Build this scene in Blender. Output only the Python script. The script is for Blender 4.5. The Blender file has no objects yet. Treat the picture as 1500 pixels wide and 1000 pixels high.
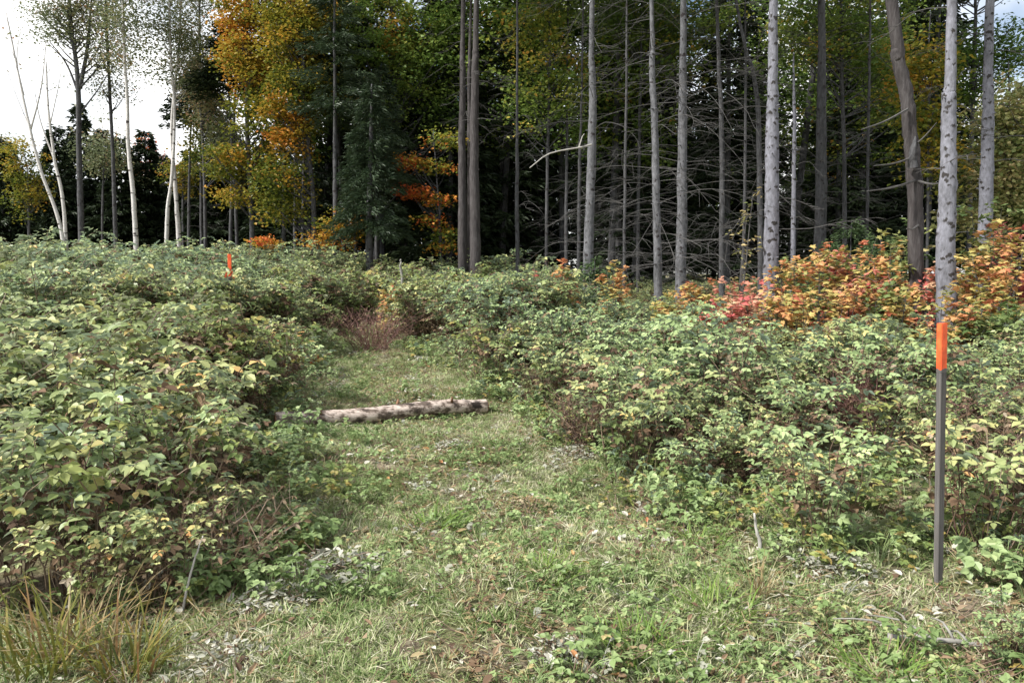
import bpy, math, random
import numpy as np
from mathutils import Vector
R = math.radians
rng = np.random.default_rng(7)
random.seed(7)
scene = bpy.context.scene
COL = scene.collection

# ------------------------------------------------------------------ camera
CAM_Z, F, CX, CY = 1.5, 1083.3, 750.0, 500.0
PITCH = math.atan(100 / F)
cam = bpy.data.objects.new('camera', bpy.data.cameras.new('camera'))
COL.objects.link(cam)
cam.location = (0, 0, CAM_Z)
cam.rotation_euler = (R(90) - PITCH, 0, 0)
cam.data.lens, cam.data.sensor_width = 26, 36
cam.data.clip_start, cam.data.clip_end = .05, 1000
scene.camera = cam

# ------------------------------------------------------------------ sky, sun, exposure
SUN_EL, SUN_AZ = 46, 246          # azimuth clockwise from +Y: from the left, a little behind
w = bpy.data.worlds.new('World'); scene.world = w; w.use_nodes = True
nt = w.node_tree; nt.nodes.clear()
def N(nt, t, **k):
    n = nt.nodes.new(t)
    for a, b in k.items(): setattr(n, a, b)
    return n
sky = N(nt, 'ShaderNodeTexSky', sky_type='NISHITA', sun_disc=False)
sky.sun_elevation, sky.sun_rotation = R(SUN_EL), R(SUN_AZ)
bg1 = N(nt, 'ShaderNodeBackground'); bg1.inputs[1].default_value = .07
bg2 = N(nt, 'ShaderNodeBackground'); bg2.inputs[0].default_value = (1, 1, 1, 1); bg2.inputs[1].default_value = .82
tc = N(nt, 'ShaderNodeTexCoord')
no = N(nt, 'ShaderNodeTexNoise'); no.inputs['Scale'].default_value = 3.2; no.inputs['Detail'].default_value = 6
cr = N(nt, 'ShaderNodeValToRGB'); cr.color_ramp.elements[0].position = .38; cr.color_ramp.elements[1].position = .6
mx = N(nt, 'ShaderNodeMixShader'); out = N(nt, 'ShaderNodeOutputWorld')
L = nt.links.new
L(sky.outputs[0], bg1.inputs[0]); L(tc.outputs['Generated'], no.inputs['Vector']); L(no.outputs['Fac'], cr.inputs[0])
L(cr.outputs[0], mx.inputs[0]); L(bg1.outputs[0], mx.inputs[1]); L(bg2.outputs[0], mx.inputs[2]); L(mx.outputs[0], out.inputs[0])
sl = bpy.data.lights.new('sun', 'SUN'); sl.energy = 3.4; sl.angle = R(7); sl.color = (1, .97, .92)
so = bpy.data.objects.new('sun', sl); COL.objects.link(so)
sd = Vector((math.sin(R(SUN_AZ)) * math.cos(R(SUN_EL)), math.cos(R(SUN_AZ)) * math.cos(R(SUN_EL)), math.sin(R(SUN_EL))))
so.rotation_euler = sd.to_track_quat('Z', 'Y').to_euler(); so.location = (-30, -5, 30)
vs = scene.view_settings
scene.display_settings.display_device = 'sRGB'
vs.view_transform = 'Standard'; vs.look = 'None'; vs.gamma = 1; vs.use_curve_mapping = False
vs.exposure = 1.12
cy = scene.cycles
cy.max_bounces, cy.diffuse_bounces, cy.glossy_bounces, cy.transmission_bounces, cy.transparent_max_bounces = 5, 3, 2, 4, 4
cy.use_denoising = True
cy.sample_clamp_indirect = 4

# ------------------------------------------------------------------ numbers: terrain, pixel rays
def sst(a, b, x):
    t = np.clip((x - a) / (b - a), 0, 1); return t * t * (3 - 2 * t)
def h(x, y):
    x = np.asarray(x, float); y = np.asarray(y, float)
    z = .045 * np.clip(y - 6, 0, 17)
    z = z + .14 * sst(1.2, 6, x) * sst(5, 10.5, y)
    z = z + .38 * sst(-2.6, -7, x) * sst(5, 13, y)
    und = .035 * np.sin(1.3 * x + .7 * y) + .03 * np.sin(2.1 * y - 1.1 * x + 1) + .015 * np.sin(5.1 * x + 2) * np.sin(4.3 * y)
    return z + und
def ray(px, py):
    a, b = (px - CX) / F, (CY - py) / F
    c, s = math.cos(PITCH), math.sin(PITCH)
    return np.array([a, c + b * s, -s + b * c])
def at(px, py, d):                       # the point at ground distance d seen at a photograph pixel
    r = ray(px, py); return np.array([0, 0, CAM_Z]) + r * (d / r[1])
def ground(px, py):
    r = ray(px, py); t = 1.0
    while t < 80:
        p = np.array([0, 0, CAM_Z]) + r * t
        if p[2] <= h(p[0], p[1]): return p
        t += .02
    return p
def col_x(px, d): return at(px, 400, d)[0]
PD = [2.0, 2.7, 3.46, 4.64, 6.5, 8, 10, 13, 15]
PL = [-1.3, -1.3, -1.15, -1.35, -2.0, -2.55, -2.75, -3.3, -3.2]
PR = [2.4, 2.1, 2.0, 1.3, .7, 0.0, -.55, -2.2, -3.0]
def path_dist(x, y):                     # < 0 inside the mown path
    l, r = np.interp(y, PD, PL), np.interp(y, PD, PR)
    wob = .12 * np.sin(3.1 * y + x) + .08 * np.sin(7 * y)
    dd = np.maximum(l - x, x - r) + wob
    return np.where(y > 14, 5, dd)

# ------------------------------------------------------------------ mesh building
def nrm(a): return a / np.maximum(np.linalg.norm(a, axis=-1, keepdims=True), 1e-9)
class MB:
    def __init__(s): s.V, s.F, s.A, s.M, s.n = [], {3: [], 4: []}, [], {3: [], 4: []}, 0
    def add(s, V, Fs, lr=0.5, m=0):
        V = np.asarray(V, float).reshape(-1, 3)
        s.V.append(V); s.A.append(np.broadcast_to(np.asarray(lr, float), (len(V),)).copy())
        for f in Fs:
            f = np.asarray(f, int)
            if len(f): s.F[f.shape[1]].append(f + s.n); s.M[f.shape[1]].append(np.full(len(f), m))
        s.n += len(V)
    def mesh(s, name, mats, smooth=False):
        me = bpy.data.meshes.new(name)
        V = np.concatenate(s.V).astype(np.float32)
        idx, tot, mi = [], [], []
        for k in (3, 4):
            if s.F[k]:
                f = np.concatenate(s.F[k]); idx.append(f.ravel()); tot.append(np.full(len(f), k)); mi.append(np.concatenate(s.M[k]))
        idx = np.concatenate(idx).astype(np.int32); tot = np.concatenate(tot).astype(np.int32); mi = np.concatenate(mi).astype(np.int32)
        me.vertices.add(len(V)); me.vertices.foreach_set('co', V.ravel())
        me.loops.add(len(idx)); me.loops.foreach_set('vertex_index', idx)
        me.polygons.add(len(tot)); st = np.concatenate([[0], np.cumsum(tot)[:-1]]).astype(np.int32)
        me.polygons.foreach_set('loop_start', st); me.polygons.foreach_set('loop_total', tot)
        me.polygons.foreach_set('material_index', mi)
        me.polygons.foreach_set('use_smooth', np.full(len(tot), smooth))
        a = me.attributes.new('lr', 'FLOAT', 'POINT'); a.data.foreach_set('value', np.concatenate(s.A).astype(np.float32))
        for m in mats: me.materials.append(m)
        me.update(calc_edges=True); me.validate()
        return me
    def obj(s, name, mats, parent=None, smooth=False, link=True, loc=None):
        if not isinstance(mats, (list, tuple)): mats = [mats]
        if loc is not None: s.V = [v - np.asarray(loc) for v in s.V]
        o = bpy.data.objects.new(name, s.mesh(name, mats, smooth))
        if link: COL.objects.link(o)
        if parent is not None: o.parent = parent
        elif loc is not None: o.location = loc
        return o

def catmull(P, n):
    P = np.asarray(P, float)
    if len(P) == 2: 
        t = np.linspace(0, 1, n)[:, None]; return P[0] + (P[1] - P[0]) * t
    Q = np.vstack([2 * P[0] - P[1], P, 2 * P[-1] - P[-2]])
    res = []
    for u in np.linspace(0, len(P) - 1 - 1e-6, n):
        i = int(u); t = u - i; a, b, c, d = Q[i:i + 4]
        res.append(.5 * (2 * b + (c - a) * t + (2 * a - 5 * b + 4 * c - d) * t * t + (3 * b - a - 3 * c + d) * t ** 3))
    return np.array(res)
def tube(mb, P, rad, seg=8, lr=.5, m=0, rough=0.0, cap=True):
    P = np.asarray(P, float); n = len(P); rad = np.broadcast_to(np.asarray(rad, float), (n,))
    T = nrm(np.gradient(P, axis=0))
    ref = np.array([1.0, 0, 0]) if abs(T[0][0]) < .8 else np.array([0, 0, 1.0])
    A = nrm(np.cross(T, ref)); B = np.cross(T, A)
    ang = np.linspace(0, 2 * np.pi, seg, endpoint=False)
    rr = rad[:, None] * (1 + (rough * rng.standard_normal((n, seg)) if rough else 0))
    V = P[:, None] + rr[..., None] * (np.cos(ang)[None, :, None] * A[:, None] + np.sin(ang)[None, :, None] * B[:, None])
    i = np.arange(n - 1)[:, None] * seg; j = np.arange(seg)[None]; k = (j + 1) % seg
    q = np.stack([i + j, i + k, i + seg + k, i + seg + j], -1).reshape(-1, 4)
    V = V.reshape(-1, 3); fs = [q]
    if cap:
        V = np.vstack([V, P[0], P[-1]]); j = np.arange(seg); k = (j + 1) % seg
        fs.append(np.stack([np.full(seg, n * seg), k, j], -1)); fs.append(np.stack([np.full(seg, n * seg + 1), (n - 1) * seg + j, (n - 1) * seg + k], -1))
    mb.add(V, fs, lr, m)

# leaf templates: (along, across, up), faces
T_DIAMOND = (np.array([[0, 0, 0], [.5, .5, .1], [1, 0, -.05], [.5, -.5, .1]]), [np.array([[0, 1, 2], [0, 2, 3]])])
T_OVATE = (np.array([[0, 0, 0], [.42, 0, -.03], [.8, 0, -.06], [1, 0, -.14], [.15, .33, .07], [.45, .5, .09], [.78, .27, .01], [.15, -.33, .07], [.45, -.5, .09], [.78, -.27, .01]]),
           [np.array([[0, 1, 4], [2, 3, 6], [0, 7, 1], [2, 9, 3]]), np.array([[1, 5, 4, 1]])[:0], np.array([[1, 2, 6, 5], [1, 8, 9, 2]]), np.array([[1, 5, 4], [1, 7, 8]])])
_mp = [(0, 0), (.1, .3), (.02, .55), (.3, .42), (.5, .62), (.55, .26), (1, 0), (.55, -.26), (.5, -.62), (.3, -.42), (.02, -.55), (.1, -.3)]
T_MAPLE = (np.array([[.35, 0, .05]] + [[a, b, -.12 * abs(b) - .08 * a] for a, b in _mp]), [np.array([[0, 1 + (i + 1) % 12, 1 + i] for i in range(12)])])
T_BLADE = (np.array([[0, .5, 0], [0, -.5, 0], [.4, .42, 0], [.4, -.42, 0], [.75, .28, 0], [.75, -.28, 0], [1, 0, 0]]), [np.array([[0, 1, 3, 2], [2, 3, 5, 4]]), np.array([[4, 5, 6]])])
T_STRIP = (np.array([[0, .5, 0], [0, -.5, 0], [1, -.35, -.03], [1, .35, -.03]]), [np.array([[0, 1, 2, 3]])])
def leaves(mb, P, D, U, Ln, Wd, lr, tmpl, m=0, bend=None):
    P = np.asarray(P, float).reshape(-1, 3); n = len(P)
    if not n: return
    D = nrm(np.asarray(D, float)); S = nrm(np.cross(U, D)); Un = np.cross(D, S)
    Ln = np.broadcast_to(np.asarray(Ln, float), (n,)); Wd = np.broadcast_to(np.asarray(Wd, float), (n,))
    t, fs = tmpl; k = len(t)
    V = P[:, None] + t[None, :, 0, None] * (Ln[:, None] * D)[:, None] + t[None, :, 1, None] * (Wd[:, None] * S)[:, None] + t[None, :, 2, None] * (Ln[:, None] * Un)[:, None]
    if bend is not None:
        V = V + (t[None, :, 0, None] ** 2) * np.asarray(bend)[:, None]
    off = (np.arange(n) * k)[:, None, None]
    mb.add(V.reshape(-1, 3), [(f[None] + off).reshape(-1, f.shape[1]) for f in fs if len(f)], np.repeat(np.broadcast_to(lr, (n,)), k), m)

# ------------------------------------------------------------------ materials
def mat(name): 
    m = bpy.data.materials.new(name); m.use_nodes = True; m.node_tree.nodes.clear(); return m, m.node_tree
def ramp(nt, stops, interp='LINEAR'):
    r = N(nt, 'ShaderNodeValToRGB'); r.color_ramp.interpolation = interp
    e = r.color_ramp.elements
    while len(e) < len(stops): e.new(.5)
    for el, (p, c) in zip(e, stops): el.position = p; el.color = (*c, 1)
    return r
def math_(nt, op, a, b=None, clamp=False):
    n = N(nt, 'ShaderNodeMath', operation=op, use_clamp=clamp)
    for i, v in enumerate((a, b)):
        if v is None: continue
        if isinstance(v, (int, float)): n.inputs[i].default_value = v
        else: nt.links.new(v, n.inputs[i])
    return n.outputs[0]
def leaf_mat(name, stops, rough=.5, trans=.3, patch=.35, pscale=.7, obj=.2, spec=.4, under=None):
    m, nt = mat(name); l = nt.links.new
    at_ = N(nt, 'ShaderNodeAttribute', attribute_name='lr')
    geo = N(nt, 'ShaderNodeNewGeometry'); nz = N(nt, 'ShaderNodeTexNoise'); nz.inputs['Scale'].default_value = pscale; nz.inputs['Detail'].default_value = 3
    l(geo.outputs['Position'], nz.inputs['Vector'])
    oi = N(nt, 'ShaderNodeObjectInfo')
    v = math_(nt, 'ADD', at_.outputs['Fac'], math_(nt, 'MULTIPLY', math_(nt, 'SUBTRACT', nz.outputs['Fac'], .5), patch * 2.2))
    v = math_(nt, 'ADD', v, math_(nt, 'MULTIPLY', math_(nt, 'SUBTRACT', oi.outputs['Random'], .5), obj), clamp=True)
    r = ramp(nt, stops); l(v, r.inputs[0]); c = r.outputs[0]
    if under:
        mxc = N(nt, 'ShaderNodeMix', data_type='RGBA'); l(geo.outputs['Backfacing'], mxc.inputs[0]); l(c, mxc.inputs[6]); mxc.inputs[7].default_value = (*under, 1); c = mxc.outputs[2]
    p = N(nt, 'ShaderNodeBsdfPrincipled'); p.inputs['Roughness'].default_value = rough; p.inputs['Specular IOR Level'].default_value = spec
    l(c, p.inputs['Base Color'])
    t = N(nt, 'ShaderNodeBsdfTranslucent'); l(c, t.inputs[0])
    mxs = N(nt, 'ShaderNodeMixShader'); mxs.inputs[0].default_value = trans
    l(p.outputs[0], mxs.inputs[1]); l(t.outputs[0], mxs.inputs[2])
    o = N(nt, 'ShaderNodeOutputMaterial'); l(mxs.outputs[0], o.inputs[0])
    return m
def bark_mat(name, stops, scale=(1, 1, .25), ns=14, spots=None, spot_scale=(6, 6, 11), spot_th=.22, bump=.5, rough=.9, coord='Object'):
    m, nt = mat(name); l = nt.links.new
    tc = N(nt, 'ShaderNodeTexCoord'); mp = N(nt, 'ShaderNodeMapping'); mp.inputs['Scale'].default_value = scale; l(tc.outputs[coord], mp.inputs[0])
    nz = N(nt, 'ShaderNodeTexNoise'); nz.inputs['Scale'].default_value = ns; nz.inputs['Detail'].default_value = 8; nz.inputs['Roughness'].default_value = .65
    l(mp.outputs[0], nz.inputs['Vector'])
    n2 = N(nt, 'ShaderNodeTexNoise'); n2.inputs['Scale'].default_value = 1.3; n2.inputs['Detail'].default_value = 4; l(tc.outputs[coord], n2.inputs['Vector'])
    v = math_(nt, 'ADD', math_(nt, 'MULTIPLY', nz.outputs['Fac'], .7), math_(nt, 'MULTIPLY', n2.outputs['Fac'], .3))
    r = ramp(nt, stops); l(v, r.inputs[0]); c = r.outputs[0]
    if spots:
        mp2 = N(nt, 'ShaderNodeMapping'); mp2.inputs['Scale'].default_value = spot_scale
        wv = N(nt, 'ShaderNodeMix', data_type='RGBA'); wv.inputs[0].default_value = .12
        l(tc.outputs[coord], wv.inputs[6]); l(nz.outputs['Color'], wv.inputs[7]); l(wv.outputs[2], mp2.inputs[0])
        vo = N(nt, 'ShaderNodeTexVoronoi'); vo.inputs['Scale'].default_value = 1; l(mp2.outputs[0], vo.inputs['Vector'])
        n3 = N(nt, 'ShaderNodeTexNoise'); n3.inputs['Scale'].default_value = 3.1; l(tc.outputs[coord], n3.inputs['Vector'])
        dd = math_(nt, 'SUBTRACT', vo.outputs['Distance'], math_(nt, 'MULTIPLY', math_(nt, 'SUBTRACT', n3.outputs['Fac'], .5), .5))
        rs = ramp(nt, [(spot_th, (1, 1, 1)), (spot_th + .1, (0, 0, 0))]); l(dd, rs.inputs[0])
        mm = N(nt, 'ShaderNodeMix', data_type='RGBA'); l(rs.outputs[0], mm.inputs[0]); l(c, mm.inputs[6]); mm.inputs[7].default_value = (*spots, 1); c = mm.outputs[2]
    p = N(nt, 'ShaderNodeBsdfPrincipled'); p.inputs['Roughness'].default_value = rough; p.inputs['Specular IOR Level'].default_value = .2
    l(c, p.inputs['Base Color'])
    b = N(nt, 'ShaderNodeBump'); b.inputs['Strength'].default_value = bump; b.inputs['Distance'].default_value = .02; l(nz.outputs['Fac'], b.inputs['Height']); l(b.outputs[0], p.inputs['Normal'])
    o = N(nt, 'ShaderNodeOutputMaterial'); l(p.outputs[0], o.inputs[0])
    return m
M = {}
M['bramble'] = leaf_mat('bramble_leaf', [(0, (0.122, 0.164, 0.051)), (0.3, (0.222, 0.282, 0.102)), (0.55, (0.367, 0.41, 0.175)), (0.86, (0.542, 0.518, 0.205)), (0.96, (0.789, 0.604, 0.224)), (1, (0.815, 0.453, 0.183))], patch=0.2, under=(.24, .30, .20), spec=.45, rough=.45)
M['bramble_blue'] = leaf_mat('bramble_leaf_bluish', [(0, (0.129, 0.175, 0.063)), (0.4, (0.255, 0.346, 0.144)), (0.75, (0.433, 0.522, 0.233)), (1, (0.659, 0.675, 0.324))], patch=0.22, under=(.25, .32, .24), spec=.45, rough=.45)
M['bramble_yellow'] = leaf_mat('bramble_leaf_yellowing', [(0, (0.09, 0.137, 0.037)), (0.4, (0.18, 0.242, 0.072)), (0.7, (0.299, 0.336, 0.097)), (1, (0.379, 0.284, 0.085))], patch=0.2, under=(.3, .32, .2), spec=.4)
M['dry_leaf'] = leaf_mat('withered_leaf', [(0, (.07, .045, .03)), (.4, (.16, .10, .06)), (.7, (.26, .18, .11)), (1, (.36, .30, .22))], trans=.15, spec=.2, rough=.8)
M['cane'] = leaf_mat('bramble_cane', [(0, (.05, .03, .025)), (.5, (.13, .08, .06)), (1, (.24, .18, .12))], trans=0, spec=.3, rough=.6)
M['red_cane'] = leaf_mat('reddish_cane', [(0, (.10, .05, .045)), (.5, (.18, .09, .08)), (1, (.26, .15, .12))], trans=0, spec=.3, rough=.7)
M['grass'] = leaf_mat('grass_blade', [(0, (0.106, 0.176, 0.047)), (0.35, (0.2, 0.272, 0.093)), (0.55, (0.317, 0.355, 0.155)), (0.75, (0.446, 0.434, 0.263)), (1, (0.541, 0.518, 0.373))], trans=.25, patch=.5, pscale=1.4, spec=.3)
M['grass_green'] = leaf_mat('fresh_grass_blade', [(0, (0.081, 0.144, 0.027)), (0.5, (0.153, 0.243, 0.045)), (1, (0.27, 0.324, 0.09))], trans=.25, patch=.2, spec=.3)
M['straw'] = leaf_mat('straw_blade', [(0, (.16, .11, .05)), (.5, (.32, .24, .12)), (1, (.48, .41, .26))], trans=.2, spec=.25, rough=.7)
M['sedge'] = leaf_mat('sedge_blade', [(0, (0.075, 0.098, 0.022)), (0.5, (0.195, 0.195, 0.038)), (0.8, (0.27, 0.195, 0.06)), (1, (0.27, 0.15, 0.068))], trans=.3, spec=.3)
M['silver_leaf'] = leaf_mat('silvery_withered_leaf', [(0, (0.233, 0.238, 0.178)), (0.5, (0.382, 0.381, 0.314)), (1, (0.516, 0.491, 0.414))], trans=.15, spec=.2, rough=.7)
M['weed'] = leaf_mat('weed_leaf', [(0, (0.095, 0.141, 0.043)), (0.4, (0.176, 0.255, 0.086)), (0.75, (0.303, 0.381, 0.159)), (1, (0.479, 0.381, 0.186))], trans=.25, spec=.4)
M['maple_orange'] = leaf_mat('orange_maple_leaf', [(0, (0.105, 0.171, 0.037)), (0.25, (0.273, 0.289, 0.044)), (0.5, (0.525, 0.315, 0.051)), (0.75, (0.609, 0.223, 0.044)), (1, (0.546, 0.105, 0.037))], trans=.4, patch=.3, spec=.25)
M['maple_gold'] = leaf_mat('golden_maple_leaf', [(0, (0.052, 0.086, 0.013)), (0.3, (0.136, 0.161, 0.024)), (0.55, (0.292, 0.247, 0.032)), (0.8, (0.436, 0.258, 0.038)), (1, (0.5, 0.192, 0.032))], trans=.4, patch=.35, spec=.25)
M['maple_green'] = leaf_mat('green_maple_leaf', [(0, (0.077, 0.138, 0.03)), (0.4, (0.155, 0.241, 0.053)), (0.7, (0.284, 0.352, 0.074)), (0.9, (0.519, 0.453, 0.084)), (1, (0.725, 0.402, 0.084))], trans=.4, patch=.3, spec=.25)
M['sap_orange'] = leaf_mat('orange_sapling_leaf', [(0, (0.21, 0.238, 0.076)), (0.3, (0.546, 0.454, 0.151)), (0.55, (0.63, 0.352, 0.151)), (0.8, (0.588, 0.227, 0.113)), (1, (0.42, 0.125, 0.076))], trans=.35, patch=.4, pscale=1.3, spec=.3)
M['sap_red'] = leaf_mat('red_sapling_leaf', [(0, (0.631, 0.438, 0.27)), (0.4, (0.631, 0.248, 0.18)), (0.75, (0.558, 0.132, 0.126)), (1, (0.34, 0.073, 0.072))], trans=.35, patch=.3, spec=.3)
M['sap_green'] = leaf_mat('pale_green_sapling_leaf', [(0, (.10, .16, .05)), (.5, (.20, .26, .09)), (.8, (.36, .36, .14)), (1, (.50, .40, .20))], trans=.35, patch=.3, spec=.3)
M['aspen'] = leaf_mat('thin_aspen_leaf', [(0, (0.093, 0.119, 0.062)), (0.5, (0.186, 0.221, 0.109)), (0.85, (0.31, 0.269, 0.139)), (1, (0.434, 0.237, 0.139))], trans=.3, spec=.3)
M['spruce'] = leaf_mat('spruce_needles', [(0, (0.013, 0.022, 0.011)), (0.5, (0.028, 0.043, 0.019)), (1, (0.05, 0.072, 0.032))], trans=.1, spec=.2, patch=.2)
M['pine'] = leaf_mat('pine_needles', [(0, (0.021, 0.035, 0.018)), (0.5, (0.04, 0.065, 0.032)), (1, (0.069, 0.1, 0.044))], trans=.15, spec=.3, patch=.2)
M['young_spruce'] = leaf_mat('young_spruce_needles', [(0, (.04, .07, .03)), (.5, (.08, .13, .05)), (1, (.15, .2, .08))], trans=.15, spec=.3, patch=.2)
M['twig'] = bark_mat('dead_twig', [(.3, (.05, .047, .044)), (.7, (.13, .125, .12))], bump=.2)
M['stump_wood'] = bark_mat('grey_weathered_wood', [(.3, (.14, .13, .11)), (.7, (.34, .33, .30))], bump=.4)
M['pale_twig'] = bark_mat('bleached_twig', [(.3, (.30, .28, .25)), (.7, (.48, .46, .42))], bump=.2)
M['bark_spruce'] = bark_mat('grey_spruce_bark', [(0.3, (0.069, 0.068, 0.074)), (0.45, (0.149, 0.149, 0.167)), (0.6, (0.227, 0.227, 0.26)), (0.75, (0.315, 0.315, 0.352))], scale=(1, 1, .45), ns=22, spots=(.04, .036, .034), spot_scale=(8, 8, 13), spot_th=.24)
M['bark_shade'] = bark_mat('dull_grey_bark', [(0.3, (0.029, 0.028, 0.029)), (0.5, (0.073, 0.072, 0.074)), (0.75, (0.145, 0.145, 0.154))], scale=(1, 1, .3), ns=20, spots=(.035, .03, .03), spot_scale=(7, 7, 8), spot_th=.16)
M['bark_brown'] = bark_mat('scaly_brown_bark', [(0.3, (0.025, 0.022, 0.023)), (0.5, (0.062, 0.055, 0.054)), (0.75, (0.132, 0.123, 0.122))], scale=(1, 1, .18), ns=26, bump=1)
M['bark_birch'] = bark_mat('white_birch_bark', [(0.3, (0.32, 0.288, 0.264)), (0.5, (0.544, 0.52, 0.496)), (0.75, (0.656, 0.64, 0.624))], scale=(1, 1, 3), ns=8, spots=(.06, .05, .045), spot_scale=(3.5, 3.5, 9), spot_th=.15, bump=.2)
M['bark_log'] = bark_mat('fallen_birch_bark', [(0.36, (0.039, 0.03, 0.027)), (0.46, (0.155, 0.118, 0.094)), (0.5, (0.422, 0.344, 0.294)), (0.58, (0.591, 0.497, 0.428)), (0.75, (0.774, 0.677, 0.589))], scale=(.8, 1.6, 1.6), ns=9, bump=1, spots=(.035, .027, .022), spot_scale=(2.1, 7, 7), spot_th=.2)
M['log_end'] = bark_mat('rotten_wood', [(.3, (.10, .055, .035)), (.7, (.30, .17, .10))], bump=.6)
M['stake'] = bark_mat('weathered_stake_wood', [(0.3, (0.054, 0.051, 0.048)), (0.5, (0.12, 0.111, 0.105)), (0.75, (0.192, 0.18, 0.168))], scale=(4, 4, .12), ns=30, bump=.3)
def plain(name, c, rough=.5, var=.12, spec=.4):
    m, nt = mat(name); l = nt.links.new
    tc = N(nt, 'ShaderNodeTexCoord'); nz = N(nt, 'ShaderNodeTexNoise'); nz.inputs['Scale'].default_value = 30; nz.inputs['Detail'].default_value = 5; l(tc.outputs['Object'], nz.inputs['Vector'])
    r = ramp(nt, [(.3, tuple(v * (1 - var) for v in c)), (.7, tuple(min(1, v * (1 + var)) for v in c))]); l(nz.outputs['Fac'], r.inputs[0])
    p = N(nt, 'ShaderNodeBsdfPrincipled'); p.inputs['Roughness'].default_value = rough; p.inputs['Specular IOR Level'].default_value = spec; l(r.outputs[0], p.inputs['Base Color'])
    o = N(nt, 'ShaderNodeOutputMaterial'); l(p.outputs[0], o.inputs[0]); return m
M['orange_paint'] = plain('fluorescent_orange_paint', (.88, .115, .03), .55, .3)
def worn_paint(m):
    nt = m.node_tree; l = nt.links.new; p = [n_ for n_ in nt.nodes if n_.type == 'BSDF_PRINCIPLED'][0]; old = p.inputs['Base Color'].links[0].from_socket
    tc = N(nt, 'ShaderNodeTexCoord'); sp = N(nt, 'ShaderNodeSeparateXYZ'); l(tc.outputs['Generated'], sp.inputs[0])
    mp = N(nt, 'ShaderNodeMapping'); mp.inputs['Scale'].default_value = (70, 70, 9); l(tc.outputs['Object'], mp.inputs[0]); nz = N(nt, 'ShaderNodeTexNoise'); nz.inputs['Scale'].default_value = 1; nz.inputs['Detail'].default_value = 5; l(mp.outputs[0], nz.inputs['Vector'])
    v = math_(nt, 'ADD', math_(nt, 'MULTIPLY', sp.outputs['Z'], 8.0), math_(nt, 'MULTIPLY', nz.outputs['Fac'], .9))
    r = ramp(nt, [(.95, (0, 0, 0)), (.99, (1, 1, 1))]); l(math_(nt, 'MULTIPLY', v, .95), r.inputs[0])
    x = N(nt, 'ShaderNodeMix', data_type='RGBA'); l(r.outputs[0], x.inputs[0]); x.inputs[6].default_value = (.10, .09, .085, 1); l(old, x.inputs[7]); l(x.outputs[2], p.inputs['Base Color'])
worn_paint(M['orange_paint'])
M['orange_tape'] = plain('orange_flagging_tape', (.72, .15, .07), .45, .25)
def ground_mat():
    m, nt = mat('forest_soil'); l = nt.links.new
    g = N(nt, 'ShaderNodeNewGeometry')
    a = N(nt, 'ShaderNodeTexNoise'); a.inputs['Scale'].default_value = 1.6; a.inputs['Detail'].default_value = 5
    b = N(nt, 'ShaderNodeTexNoise'); b.inputs['Scale'].default_value = 34; b.inputs['Detail'].default_value = 6; b.inputs['Roughness'].default_value = .7
    l(g.outputs['Position'], a.inputs['Vector']); l(g.outputs['Position'], b.inputs['Vector'])
    r1 = ramp(nt, [(.3, (.07, .055, .04)), (.5, (.20, .16, .11)), (.72, (.36, .30, .22))]); l(b.outputs['Fac'], r1.inputs[0])
    r2 = ramp(nt, [(.3, (.05, .06, .02)), (.5, (.11, .13, .045)), (.72, (.20, .20, .09))]); l(b.outputs['Fac'], r2.inputs[0])
    fr = ramp(nt, [(.42, (0, 0, 0)), (.6, (1, 1, 1))]); l(a.outputs['Fac'], fr.inputs[0])
    x = N(nt, 'ShaderNodeMix', data_type='RGBA'); l(fr.outputs[0], x.inputs[0]); l(r1.outputs[0], x.inputs[6]); l(r2.outputs[0], x.inputs[7])
    p = N(nt, 'ShaderNodeBsdfPrincipled'); p.inputs['Roughness'].default_value = 1; p.inputs['Specular IOR Level'].default_value = .1; l(x.outputs[2], p.inputs['Base Color'])
    bp = N(nt, 'ShaderNodeBump'); bp.inputs['Strength'].default_value = .8; bp.inputs['Distance'].default_value = .03; l(b.outputs['Fac'], bp.inputs['Height']); l(bp.outputs[0], p.inputs['Normal'])
    o = N(nt, 'ShaderNodeOutputMaterial'); l(p.outputs[0], o.inputs[0]); return m
M['ground'] = ground_mat()

# ------------------------------------------------------------------ naming helpers
def tag(o, label, cat, group=None):
    o['label'] = label; o['category'] = cat
    if group: o['group'] = group
    return o
def thing(name, label, cat, loc, group=None, rz=0):
    o = bpy.data.objects.new(name, None); COL.objects.link(o)
    o.empty_display_size = .2; o.location = tuple(loc); o.rotation_euler = (0, 0, rz)
    return tag(o, label, cat, group)
def dup(root, loc, rz, sc, label, group=None):
    r = root.copy(); COL.objects.link(r); r.location = tuple(loc); r.rotation_euler = (0, 0, rz); r.scale = (sc,) * 3
    r['label'] = label
    if group: r['group'] = group
    for ch in list(root.children):
        c = ch.copy(); COL.objects.link(c); c.parent = r
    return r

# ------------------------------------------------------------------ ground
xs = np.unique(np.concatenate([np.linspace(-9, 9, 150), np.linspace(-60, 60, 61), np.linspace(-300, 300, 21)]))
ys = np.unique(np.concatenate([np.linspace(0, 20, 170), np.linspace(-12, 80, 70), np.linspace(-100, 500, 21)]))
X, Y = np.meshgrid(xs, ys)
Z = h(X, Y) + np.where((np.abs(X) < 9) & (Y > 0) & (Y < 20), .008 * rng.standard_normal(X.shape), 0)
mb = MB(); nx = len(xs)
i = np.arange(len(ys) - 1)[:, None] * nx; j = np.arange(nx - 1)[None]
mb.add(np.stack([X, Y, Z], -1), [np.stack([i + j, i + j + 1, i + nx + j + 1, i + nx + j], -1).reshape(-1, 4)])
g = mb.obj('ground', M['ground'], smooth=True); g['kind'] = 'structure'

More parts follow.
